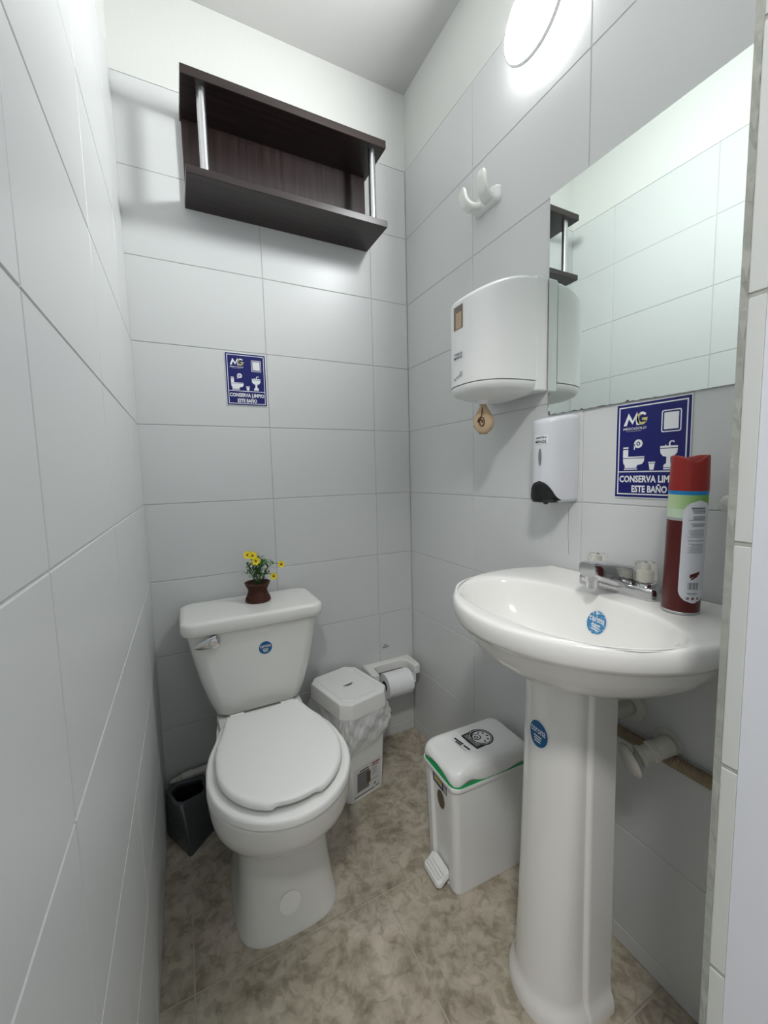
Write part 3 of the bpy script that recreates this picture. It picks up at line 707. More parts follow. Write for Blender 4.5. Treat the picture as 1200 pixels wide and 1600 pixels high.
    for s in (-1, 1):
        ky = fy_+s*0.0515
        from_bm('knob_stem', lathe_bm([(0.020, 0.896), (0.018, 0.902), (0.012, 0.904), (0.012, 0.909)], (-0.058, ky, fz), (0, 0, 1), 24), M_CHROME, f, angle=45)
        rr = []
        for z, r in ((0.9055, 0.0185), (0.908, 0.0205), (0.922, 0.0205), (0.934, 0.0190), (0.941, 0.0180), (0.9435, 0.0160)):
            rr.append([Vector((-0.058 + r*(1+0.03*math.cos(8*a))*math.cos(a), ky + r*(1+0.03*math.cos(8*a))*math.sin(a), z+fz)) for a in [2*PI*i/48 for i in range(48)]])
        kn = from_bm('knob', loft_bm(rr), M_ACRYL, f, angle=45); kn['label'] = 'clear acrylic knob'
        from_bm('knob_core', lathe_bm([(0.013, 0.9065), (0.012, 0.926), (0.006, 0.928), (0.006, 0.938)], (-0.058, ky, fz), (0, 0, 1), 16), M_PVC, f, angle=45)
        from_bm('knob_mark', lathe_bm([(0.0035, 0.9436), (0.0035, 0.9440)], (-0.058, ky, fz), (0, 0, 1), 12), M_DARK, f)
    return t
build_sink()

# ------------------------------------------------------------------ air freshener can
def build_can():
    t = empty('spray_can', (-0.086, -1.086, 0.8722)); tag(t, 'tall dark red air freshener spray can standing on the washbasin', 'spray can')
    t.rotation_euler = (0.028, -0.012, 0)
    R = 0.0282
    def seg(name, prof, m, ang=45, par=t): return from_bm(name, lathe_bm(prof, (0, 0, 0), (0, 0, 1), 48), m, par, angle=ang)
    seg('base_rim', [(R*0.9, 0.0), (R*1.03, 0.0006), (R*1.03, 0.0035), (R, 0.0045)], M_STEEL)
    body = seg('body', [(R, 0.0045), (R, 0.163)], M_MAROON)
    seg('silver_band', [(R+0.0001, 0.163), (R+0.0001, 0.168)], M_LGREY)
    seg('pale_band', [(R+0.0001, 0.168), (R+0.0001, 0.183)], M_PALEG)
    seg('green_band', [(R+0.0001, 0.183), (R+0.0001, 0.207)], M_LIME)
    seg('blue_band', [(R+0.0001, 0.207), (R+0.0003, 0.2135)], M_CYAN)
    # cap with a scooped top
    n = 48; rr = []
    a_c = math.atan2(-0.45, -0.9)
    def ztop(a, r):
        b = a - (a_c + 0.30)
        return 0.273 - 0.012*math.exp(-((math.atan2(math.sin(b), math.cos(b)))/0.55)**2)*min(1, r/R*1.0) - 0.004*math.exp(-((math.atan2(math.sin(b-PI), math.cos(b-PI)))/0.5)**2)
    for z, r in ((0.2137, R*1.012), (0.216, R*1.02), (0.250, R*0.985)): rr.append([Vector((r*math.cos(2*PI*i/n), r*math.sin(2*PI*i/n), z)) for i in range(n)])
    for r, dz in ((R*0.965, 0.004), (R*0.945, 0.001), (R*0.90, 0.0), (R*0.82, 0.001), (R*0.76, 0.006), (R*0.70, 0.016), (R*0.3, 0.018), (0.0005, 0.018)): rr.append([Vector((r*math.cos(2*PI*i/n), r*math.sin(2*PI*i/n), ztop(2*PI*i/n, r)-dz)) for i in range(n)])
    from_bm('cap', loft_bm(rr), M_RED, t, angle=60)
    # white back label wrapped round the side, with print
    def wrap(name, x0, x1, z0, z1, m, lift, par, fn=None, nx=14, nz=2):
        bm = bmesh.new(); g = []
        for j in range(nz+1):
            row = []
            for i in range(nx+1):
                u, v = i/nx, j/nz; x = x0+(x1-x0)*u; zz = z0+(z1-z0)*v
                if fn: x, zz = fn(u, v)
                a = a_c + (x+0.002)/R; row.append(bm.verts.new(((R+lift)*math.cos(a), (R+lift)*math.sin(a), zz)))
            g.append(row)
        for j in range(nz):
            for i in range(nx): bm.faces.new((g[j][i], g[j][i+1], g[j+1][i+1], g[j+1][i]))
        return from_bm(name, bm, m, par, smooth=True)
    def lab(u, v):
        z = 0.022 + 0.176*v; hw = 0.0205
        if z < 0.045: hw *= math.sqrt(max(0.01, 1-((0.045-z)/0.0231)**2))
        if z > 0.175: hw *= math.sqrt(max(0.01, 1-((z-0.175)/0.0231)**2))
        return (0.0160 + hw*1.12*(2*u-1), z)
    L = wrap('back_label', 0, 0, 0, 0, mat('label_white', (0.74, 0.755, 0.80), 0.4), 0.0005, t, lab, 18, 40); L['label'] = 'white printed back label'
    random.seed(5); z = 0.182
    wrap('print_line', 0.004, 0.026, 0.1835, 0.1865, M_GREY, 0.0009, L)
    for blk in (3, 4, 3, 7, 1, 8):
        for k in range(blk):
            x0 = 0.001 + random.uniform(0, 0.007); wrap('print_line', x0, 0.027, z-0.0011, z, M_LGREY if blk > 5 else M_GREY, 0.0009, L, nx=6, nz=1); z -= 0.0021
        z -= 0.0038
    for i in range(9): wrap('barcode_bar', 0.006+i*0.0019, 0.006+i*0.0019+(0.0012 if i % 3 else 0.0006), 0.046, 0.058, M_GREY, 0.0009, L, nx=2, nz=1)
    wrap('hand_mark', 0.009, 0.024, 0.068, 0.074, M_MAROON, 0.0009, L, lambda u, v: (0.008+0.015*u, 0.066+0.006*v+0.006*u))
    wrap('hand_mark', 0.0085, 0.016, 0.068, 0.074, M_MAROON, 0.0009, L, lambda u, v: (0.010+0.010*u, 0.0625+0.003*v+0.006*u))
    for x0, m_ in ((0.005, M_GREY), (0.0125, M_REDP), (0.021, M_GREY)): wrap('hazard_mark', x0, x0+0.0042, 0.028, 0.0325, m_, 0.0009, L, nx=3, nz=1)
    wrap('print_line', 0.006, 0.021, 0.0385, 0.0400, M_GREY, 0.0009, L); wrap('print_line', 0.008, 0.021, 0.0360, 0.0372, M_LGREY, 0.0009, L)
    return t
build_can()

# ------------------------------------------------------------------ hook knob at the right, pipes under the basin
t = empty('wall_hook', (0, -1.126, 1.060)); tag(t, 'small round white porcelain hook on the right wall beside the door jamb', 'hook')
from_bm('stem', lathe_bm([(0.011, 0.0005), (0.009, 0.014)], (0, 0, 0), (-1, 0, 0), 24), M_PORC, t, angle=50)
from_bm('knob_head', lathe_bm([(0.009, 0.013), (0.014, 0.017), (0.0165, 0.024), (0.0155, 0.032), (0.011, 0.038), (0.004, 0.0405)], (0, 0, 0), (-1, 0, 0), 28), M_PORC, t, smooth=True)
def build_valve():
    t = empty('water_valve', (0, -1.033, 0.562)); tag(t, 'white plastic stop valve with round handle under the washbasin', 'valve'); ax = (-1, 0, 0)
    from_bm('flange', lathe_bm([(0.027, 0.0005), (0.026, 0.006), (0.019, 0.012)], (0, 0, 0), ax, 28), M_PVC, t, angle=45)
    from_bm('stub', lathe_bm([(0.016, 0.011), (0.016, 0.040), (0.012, 0.046)], (0, 0, 0), ax, 20), M_PVC, t, angle=40)
    vx = Vector((-0.83, 0.42, -0.36)).normalized(); vo = Vector((-0.030, -0.012, 0.008))
    from_bm('body', lathe_bm([(0.015, -0.012), (0.0185, -0.006), (0.0185, 0.024), (0.0205, 0.025), (0.0205, 0.034), (0.0165, 0.036), (0.0165, 0.050), (0.0195, 0.051), (0.0195, 0.060), (0.010, 0.062), (0.009, 0.074)], vo, vx, 24), M_PVC, t, angle=40)
    from_bm('handle', lathe_bm([(0.012, 0.070), (0.029, 0.072), (0.033, 0.076), (0.0325, 0.081), (0.024, 0.086), (0.008, 0.088)], vo, vx, 36), M_PVC, t, angle=45)
    p = from_bm('water_pipe', tube_bm([(-0.0165, -0.83-0.0028*i, 0.536) for i in range(150)], [0.0130 if i % 2 else 0.0112 for i in range(150)], 14), M_RUST); tag(p, 'corroded brown pipe running along the wall behind the pedestal', 'pipe')
build_valve()

# ------------------------------------------------------------------ toilet
CX = -0.680
def egg(hw, yf, yb, yc=-0.44, nf=2.0, nb=2.6, n=72):
    """plan outline of the bowl: half width hw, front yf, back yb"""
    out = []
    for i in range(n):
        a = 2*PI*i/n; c, s = math.cos(a), math.sin(a)
        if s < 0: out.append((hw*math.copysign(abs(c)**(2/nf), c), yc - (yc-yf)*abs(s)**(2/nf)))
        else: out.append((hw*math.copysign(abs(c)**(2/nb), c), yc + (yb-yc)*abs(s)**(2/nb)))
    return out
def seat_outline(hw, yf, yb, hb, n=72):
    pts = []
    ym = -0.475; 
    for i in range(41): 
        a = -PI*i/40; pts.append((hw*math.cos(a), ym + (ym-yf)*math.sin(a)))
    pts += [(-hw*0.985, ym+0.05), (-hw*0.93, ym+0.10), (-(hw+hb)/2*0.99, ym+0.145), (-hb, yb+0.012), (-hb+0.012, yb), (hb-0.012, yb), (hb, yb+0.012), ((hw+hb)/2*0.99, ym+0.145), (hw*0.93, ym+0.10), (hw*0.985, ym+0.05)]
    pts = [(x, y) for x, y in pts]
    c = (0, ym); r = polar(pts, c, n)
    return [(c[0]+r[k]*math.cos(2*PI*k/n), c[1]+r[k]*math.sin(2*PI*k/n)) for k in range(n)]
def build_toilet():
    t = empty('toilet', (CX, -0.35, 0)); tag(t, 'white porcelain toilet with closed lid against the back wall', 'toilet'); OY = 0.35
    def R3(pts, z): return [Vector((x, y+OY, z(x, y) if callable(z) else z)) for x, y in pts]
    prof = [(0.000, 0.130, -0.566, -0.150, 3.4), (0.006, 0.131, -0.567, -0.150, 3.4), (0.016, 0.128, -0.564, -0.150, 3.4), (0.06, 0.121, -0.556, -0.148, 3.2), (0.12, 0.115, -0.548, -0.145, 3.0), (0.18, 0.112, -0.543, -0.140, 2.8), (0.205, 0.112, -0.544, -0.138, 2.6),
            (0.222, 0.116, -0.552, -0.135, 2.4), (0.240, 0.127, -0.572, -0.130, 2.2), (0.262, 0.145, -0.602, -0.125, 2.0), (0.285, 0.160, -0.634, -0.120, 2.0), (0.308, 0.169, -0.655, -0.115, 2.0), (0.330, 0.173, -0.663, -0.110, 2.0), (0.372, 0.177, -0.671, -0.105, 2.0), (0.380, 0.175, -0.669, -0.105, 2.0), (0.384, 0.168, -0.662, -0.107, 2.0)]
    def respace(pts, n=96):
        c = (0, -0.44); r = polar(pts, c, n); return [(c[0]+r[k]*math.cos(2*PI*k/n), c[1]+r[k]*math.sin(2*PI*k/n)) for k in range(n)]
    rings = []
    for z, hw, yf, yb, nf in prof:
        E_ = respace(egg(hw, yf, yb, nf=nf)); S_ = respace(seat_outline(hw, yf, yb, min(hw, 0.118)))
        f = min(1, max(0, (z-0.20)/0.08)); rings.append(R3([(a[0]*(1-f)+b[0]*f, a[1]*(1-f)+b[1]*f) for a, b in zip(E_, S_)], z))
    bowl = from_bm('bowl', loft_bm(rings), M_PORC, t, angle=70)
    # rear deck carrying the tank
    dk = [(-0.125, -0.30), (0.125, -0.30), (0.130, -0.20), (0.118, -0.050), (-0.118, -0.050), (-0.130, -0.20)]
    rings = [R3(dk, 0.34), R3(dk, 0.392), R3([(x*0.97, -0.17+(y+0.17)*0.97) for x, y in dk], 0.397)]
    from_bm('deck', loft_bm(rings), M_PORC, t, angle=40)
    # seat ring and lid
    so = seat_outline(0.176, -0.677, -0.262, 0.120); si = seat_outline(0.115, -0.610, -0.330, 0.08)
    L = []
    for f, z in ((0.0, 0.386), (0.0, 0.397), (0.04, 0.4025), (0.12, 0.4045), (0.8, 0.4045), (1.0, 0.398), (1.0, 0.386)):
        L.append(R3([(a[0]*(1-f)+b[0]*f, a[1]*(1-f)+b[1]*f) for a, b in zip(so, si)], z))
    bm = bmesh.new(); V = [[bm.verts.new(p) for p in r] for r in L]; n = 72
    for a in range(len(V)):
        b = (a+1) % len(V)
        for i in range(n): bm.faces.new((V[a][i], V[a][(i+1) % n], V[b][(i+1) % n], V[b][i]))
    from_bm('seat', bm, M_PLASTM, t, angle=60)
    lo = seat_outline(0.154, -0.659, -0.250, 0.104, 144); c = (0, -0.46)
    def sc(f, nf=0.0): 
        out = []
        for x, y in lo:
            xx, yy = c[0]+(x-c[0])*f, c[1]+(y-c[1])*f
            if y < -0.56:
                w_ = 1/(1+math.exp((abs(x)-0.050)/0.0022)); yy += 0.009*w_*nf
            out.append((xx, yy))
        return out
    tilt = lambda h: (lambda x, y: h + 0.006*min(1.0, max(0.0, (-0.25-y)/0.41)))
    from_bm('lid', loft_bm([R3(sc(0.955, 1), tilt(0.4065)), R3(sc(0.985, 1.2), tilt(0.4075)), R3(sc(1.0, 1.0), tilt(0.412)), R3(sc(1.0, 0.7), tilt(0.417)), R3(sc(0.985, 0.3), tilt(0.4225)), R3(sc(0.955), tilt(0.4255)), R3(sc(0.90), tilt(0.4268)), R3(sc(0.5), tilt(0.4282))]), M_PLASTM, t, angle=60)
    for s in (-1, 1): from_bm('hinge', lathe_bm([(0.011, -0.02), (0.011, 0.02)], (s*0.075, -0.243+OY, 0.410), (1, 0, 0), 16), M_PLASTM, t, angle=40)
    # tank: tapering down, rounded front corners
    def tsec(hw, yf, yb, r=0.04):
        return [(x, y) for x, y in rrect(-hw, yf, hw, yb, r, 6)]
    prof = [(0.398, 0.100, -0.195, -0.055, 0.03), (0.402, 0.118, -0.206, -0.045, 0.03), (0.412, 0.131, -0.213, -0.040, 0.034), (0.45, 0.146, -0.218, -0.034, 0.038), (0.52, 0.167, -0.223, -0.028, 0.04), (0.60, 0.184, -0.226, -0.025, 0.042), (0.676, 0.198, -0.228, -0.022, 0.042)]
    tank = from_bm('tank', loft_bm([R3(tsec(hw, yf, yb, r), z) for z, hw, yf, yb, r in prof]), M_PORC, t, angle=60)
    prof = [(0.672, 0.203, -0.234, -0.020, 0.035), (0.676, 0.209, -0.240, -0.014, 0.038), (0.690, 0.2125, -0.243, -0.012, 0.04), (0.705, 0.2115, -0.242, -0.012, 0.04), (0.7105, 0.2085, -0.239, -0.014, 0.039), (0.7135, 0.203, -0.234, -0.018, 0.037), (0.715, 0.194, -0.225, -0.025, 0.034), (0.7156, 0.12, -0.17, -0.07, 0.03)]
    from_bm('tank_lid', loft_bm([R3(tsec(hw, yf, yb, r), z) for z, hw, yf, yb, r in prof]), M_PORC, t, angle=60)
    # flush lever
    lv = from_bm('flush_lever', lathe_bm([(0.019, 0.0), (0.019, 0.008), (0.016, 0.011), (0.014, 0.0225), (0.008, 0.0245)], (-0.126, -0.2265+OY, 0.652), (0, -1, 0), 28), M_CHROME, t, angle=40); lv['label'] = 'chrome flush lever'
    rr = []
    for i in range(11):
        q = i/10; x = -0.120 - 0.060*q; zz = 0.655 - 0.009*q; y = -0.243 + 0.002*q; h = 0.0165*math.sqrt(max(0.03, 1-q**1.6)); w = 0.006
        rr.append([Vector((x, y+OY+w*math.sin(a)*(1-0.4*q), zz+h*math.cos(a))) for a in [2*PI*k/16 for k in range(16)]])
    from_bm('lever_arm', loft_bm(rr), M_CHROME, lv, angle=50)
    bpy.context.view_layer.update()
    def local(o):
        for c_ in [o] + list(o.children): c_.data.transform(Matrix.Translation((-CX, OY, 0)))
        return o
    local(corona_sticker(tank, basis((-0.660, -0.228, 0.600), (1, 0, 0), (0, -1, 0)), 0.0215, t))
    pj = Proj(bowl, basis((-0.688, -0.56, 0.080), (1, 0, 0), (0, -1, 0.05)))
    hs = local(from_bm('supply_hose', tube_bm(bez((-0.822, -0.042, 0.140), (-0.760, -0.05, 0.13), (-0.768, -0.05, 0.26), (-0.806, -0.07, 0.420), 18), 0.0065, 10), mat('cream_hose', (0.45, 0.41, 0.30), 0.5, var=0.1), t, smooth=True)); hs['label'] = 'cream water hose'
    cp = local(pj.disc('bolt_cap', 0.0265, mat('pale_cap', (0.90, 0.90, 0.87), 0.4), t, 0.0018, ry=0.0275)); cp['label'] = 'round white disc on the foot'
    return t
build_toilet()
def build_supply():
    t = empty('supply_valve', (-0.955, -0.030, 0.125)); tag(t, 'off-white plastic water supply fitting behind the brush holder', 'valve')
    from_bm('tail', lathe_bm([(0.004, 0.0), (0.009, 0.012), (0.0125, 0.034)], (0, 0, 0), (1, 0, 0.10), 18), M_PVC, t, angle=40)
    from_bm('nut', lathe_bm([(0.0145, 0.036), (0.0155, 0.040), (0.0155, 0.066), (0.0145, 0.07)], (0, 0, 0), (1, 0, 0.10), 12), M_PVC, t, angle=20)
    from_bm('body', lathe_bm([(0.012, 0.07), (0.0135, 0.074), (0.0135, 0.12), (0.011, 0.135)], (0, 0, 0), (1, 0, 0.10), 18), M_PVC, t, angle=40)
build_supply()

# ------------------------------------------------------------------ flower pot on the tank lid
def build_plant():
    z0 = 0.7158
    t = empty('flower_pot', (-0.655, -0.108, z0)); tag(t, 'small brown wicker pot of yellow artificial flowers on the toilet tank', 'plant'); t.scale = (1.24, 1.24, 1.24)
    prof = [(0.026, 0.0), (0.0305, 0.001), (0.0315, 0.006), (0.029, 0.015), (0.0245, 0.027), (0.0225, 0.036), (0.0245, 0.046), (0.0285, 0.055), (0.032, 0.0615), (0.0325, 0.064), (0.030, 0.064), (0.026, 0.054), (0.021, 0.050)]
    prof = [(r*1.02, h*0.79) for r, h in prof]
    from_bm('pot', lathe_bm(prof, (0, 0, 0), (0, 0, 1), 40), M_BASKET, t, angle=60)
    for i in range(11):
        z = 0.003 + i*0.0041; r = 0.0
        for (r0, h0), (r1, h1) in zip(prof[1:9], prof[2:10]):
            if h0 <= z <= h1: r = r0+(r1-r0)*(z-h0)/(h1-h0)
        if not r: continue
        from_bm('weave_band', tube_bm([((r+0.0004)*math.cos(2*PI*k/36), (r+0.0004)*math.sin(2*PI*k/36), z) for k in range(37)], 0.0011, 5), M_BASKET, t, smooth=True)
    random.seed(21)
    # leaves
    lm = bpy.data.meshes.new('leaf'); bm = bmesh.new()
    g = [[bm.verts.new((x, 0.010*s*math.sin(PI*min(1, (x/0.03)*0.95+0.03))*0.55, 0.006*math.sin(PI*x/0.03) - (0.0015 if s == 0 else 0))) for s in (-1, 0, 1)] for x in [0.03*i/5 for i in range(6)]]
    for i in range(5):
        for j in range(2): bm.faces.new((g[i][j], g[i][j+1], g[i+1][j+1], g[i+1][j]))
    bm.to_mesh(lm); bm.free(); lm.materials.append(M_LEAF)
    for p in lm.polygons: p.use_smooth = True
    def leaf(pos, yaw, pitch, s):
        o = bpy.data.objects.new('leaf', lm); COL.objects.link(o); o.parent = t; o.location = pos; o.rotation_euler = (random.uniform(-0.5, 0.5), -pitch, yaw); o.scale = (s, s, s)
    # stems
    tips = [((-0.022, -0.008, 0.118), 1), ((-0.010, -0.014, 0.116), 1), ((-0.004, -0.020, 0.103), 1), ((0.012, 0.0, 0.108), 0), ((0.024, -0.004, 0.098), 0), ((0.064, -0.006, 0.085), 1), ((0.040, -0.018, 0.060), 1), ((-0.026, 0.006, 0.086), 0), ((0.004, 0.012, 0.110), 0), ((-0.030, 0.0, 0.070), 0), ((0.018, -0.016, 0.088), 0), ((0.034, 0.004, 0.094), 0)]
    for (x, y, z), fl in tips:
        z *= 1.08; base = Vector((x*0.15, y*0.15, 0.040)); tip = Vector((x, y, z)); up = Vector((x*0.5, y*0.5, z*0.55+0.05))
        if x > 0.05: up = Vector((x*0.45, y, 0.108))
        path = bez(base, base.lerp(up, 0.6), up, tip, 8); from_bm('stem', tube_bm(path, 0.0009, 5), M_STEM, t, smooth=True)
        for k in range(2, 8):
            if fl and k > 6: continue
            for rep in range(3):
                p = path[k] + Vector((random.uniform(-.003, .003), random.uniform(-.003, .003), random.uniform(-.003, .003)))
                leaf(p, random.uniform(0, 2*PI), random.uniform(-0.3, 1.0), random.uniform(0.30, 0.60))
        if fl:
            d = (tip - path[-2]).normalized(); d = (d*0.35 + Vector((-0.25, -0.85, 0.30))).normalized(); xx, yy = frame_of(d)
            rs = 0.0115 if z > 0.1 else 0.0095
            f = from_bm('flower', lathe_bm([(0.0026, -0.0006), (0.0032, 0.0012), (0.0018, 0.0026)], tip, d, 12), M_CORE, t, smooth=True)
            for k in range(7):
                a = 2*PI*k/7; dd = xx*math.cos(a)+yy*math.sin(a); ss = -xx*math.sin(a)+yy*math.cos(a)
                bm = bmesh.new(); prev = None
                for q, w in ((0.15, 0.0010), (0.45, 0.0030), (0.75, 0.0036), (0.95, 0.0022), (1.0, 0.0006)):
                    row = [bm.verts.new(tip + dd*rs*q + ss*w*s + d*(0.0018*q*q)) for s in (-1, 0, 1)]
                    if prev:
                        for j in range(2): bm.faces.new((prev[j], prev[j+1], row[j+1], row[j]))
                    prev = row
                from_bm('petal', bm, M_PETAL, f, smooth=True)
build_plant()

# ------------------------------------------------------------------ swing-top bin with liner
def octa(w, d, ch, n=4):
    return [(w-ch, -d), (w, -d+ch), (w, d-ch), (w-ch, d), (-w+ch, d), (-w, d-ch), (-w, -d+ch), (-w+ch, -d)]
def build_bin():
    t = empty('waste_bin', (-0.366, -0.154, 0.0), math.radians(13)); tag(t, 'white square waste bin with plastic liner between toilet and paper holder', 'bin')
    rings = []
    for z, w, d, ch in ((0.0, 0.075, 0.098, 0.014), (0.003, 0.077, 0.100, 0.014), (0.10, 0.081, 0.105, 0.016), (0.22, 0.086, 0.112, 0.02), (0.332, 0.091, 0.118, 0.024)): rings.append([Vector((x, y, z)) for x, y in octa(w, d, ch)])
    body = from_bm('body', loft_bm(rings), M_PLASTM, t, angle=20)
    rings = []
    for z, w, d, ch in ((0.318, 0.097, 0.123, 0.030), (0.3185, 0.101, 0.127, 0.032), (0.364, 0.0985, 0.1245, 0.031), (0.3685, 0.0965, 0.1225, 0.030), (0.3705, 0.093, 0.119, 0.029), (0.3705, 0.079, 0.104, 0.026), (0.3655, 0.0775, 0.1025, 0.026), (0.3655, 0.0735, 0.0985, 0.025), (0.3695, 0.0715, 0.0965, 0.025)): rings.append([Vector((x, y, z)) for x, y in octa(w, d, ch)])
    lid = from_bm('lid', loft_bm(rings), M_PLASTM, t, angle=25)
    lb = box('paper_label', (-0.024, -0.014, 0.3696), (0.024, 0.004, 0.3701), M_WHITE, t)
    for y, w in ((-0.002, 0.019), (-0.008, 0.011)): box('print_line', (-w, y-0.0022, 0.3701), (w, y+0.0022, 0.3704), M_BLACK, lb)
    # crumpled clear liner folded over the rim
    random.seed(4); n = 240; rings = []
    base = octa(1, 1, 0.24); 
    def per(f, w, d):
        P = octa(w, d, 0.028); q = f*8; i = int(q) % 8; u = q-int(q); a, b = P[i], P[(i+1) % 8]; return (a[0]+(b[0]-a[0])*u, a[1]+(b[1]-a[1])*u)
    ph = [random.uniform(0, 6.28) for _ in range(6)]
    for j in range(25):
        v = j/24; row = []
        for i in range(n):
            f = i/n; drop = 0.185 + 0.020*math.sin(2*PI*f+1.0) + 0.012*math.sin(4*PI*f+ph[0]) + 0.006*math.sin(14*PI*f+ph[1])
            z = 0.330 + (drop - 0.330)*v
            puff = 0.004 + 0.012*abs(math.sin(PI*min(1, v*0.95)))**0.7 + 0.0045*math.sin(18*PI*f+ph[2]+8*v)*math.sin(PI*v) + 0.0028*math.sin(34*PI*f+ph[3]-14*v)*math.sin(PI*v) + 0.0016*math.sin(78*PI*f+ph[4]+23*v)*math.sin(PI*v) + 0.0012*math.sin(120*PI*f+ph[5]-31*v)*math.sin(PI*v) - 0.003*v
            x, y = per(f, 0.0905+puff, 0.1175+puff)
            row.append(Vector((x, y, z)))
        rings.append(row)
    o = from_bm('liner', loft_bm(rings, False, False), M_LINER, t, smooth=True); o['label'] = 'crumpled translucent plastic liner'
    # product print low on the front face
    def front(x0, x1, z0, z1, m, name='product_print', par=t, e=0.0):
        yy = lambda z: -(0.100 + (0.105-0.100)*z/0.10) - 0.0006 - e if z <= 0.10 else -(0.105+0.007*(z-0.10)/0.12) - 0.0006 - e
        bm = bmesh.new(); v = [bm.verts.new((x, yy(z), z)) for x, z in ((x0, z0), (x1, z0), (x1, z1), (x0, z1))]; bm.faces.new(v); return from_bm(name, bm, m, par)
    pr = front(-0.060, 0.058, 0.014, 0.125, mat('print_paper', (0.72, 0.72, 0.715), 0.5)); pr['label'] = 'printed product label'
    front(-0.045, 0.006, 0.034, 0.105, M_GREY, 'photo_print', pr, 0.0004); front(-0.005, 0.012, 0.050, 0.095, M_BROWNP, 'photo_print', pr, 0.0008); front(-0.035, 0.004, 0.108, 0.112, M_BLACK, 'print_line', pr, 0.0004)
    front(0.018, 0.052, 0.112, 0.117, M_REDP, 'print_line', pr, 0.0004); front(0.016, 0.046, 0.104, 0.108, M_REDP, 'print_line', pr, 0.0004)
    for i in range(5): front(0.018, 0.040, 0.070+i*0.006, 0.073+i*0.006, M_LGREY, 'print_line', pr, 0.0004)
    front(0.014, 0.044, 0.052, 0.056, M_LGREY, 'print_line', pr, 0.0004); front(0.028, 0.036, 0.030, 0.038, M_GREY, 'print_mark', pr, 0.0004)
    front(-0.056, 0.030, 0.017, 0.020, M_BLACK, 'print_line', pr, 0.0004); front(0.036, 0.050, 0.019, 0.023, M_GREY, 'print_line', pr, 0.0004)
build_bin()

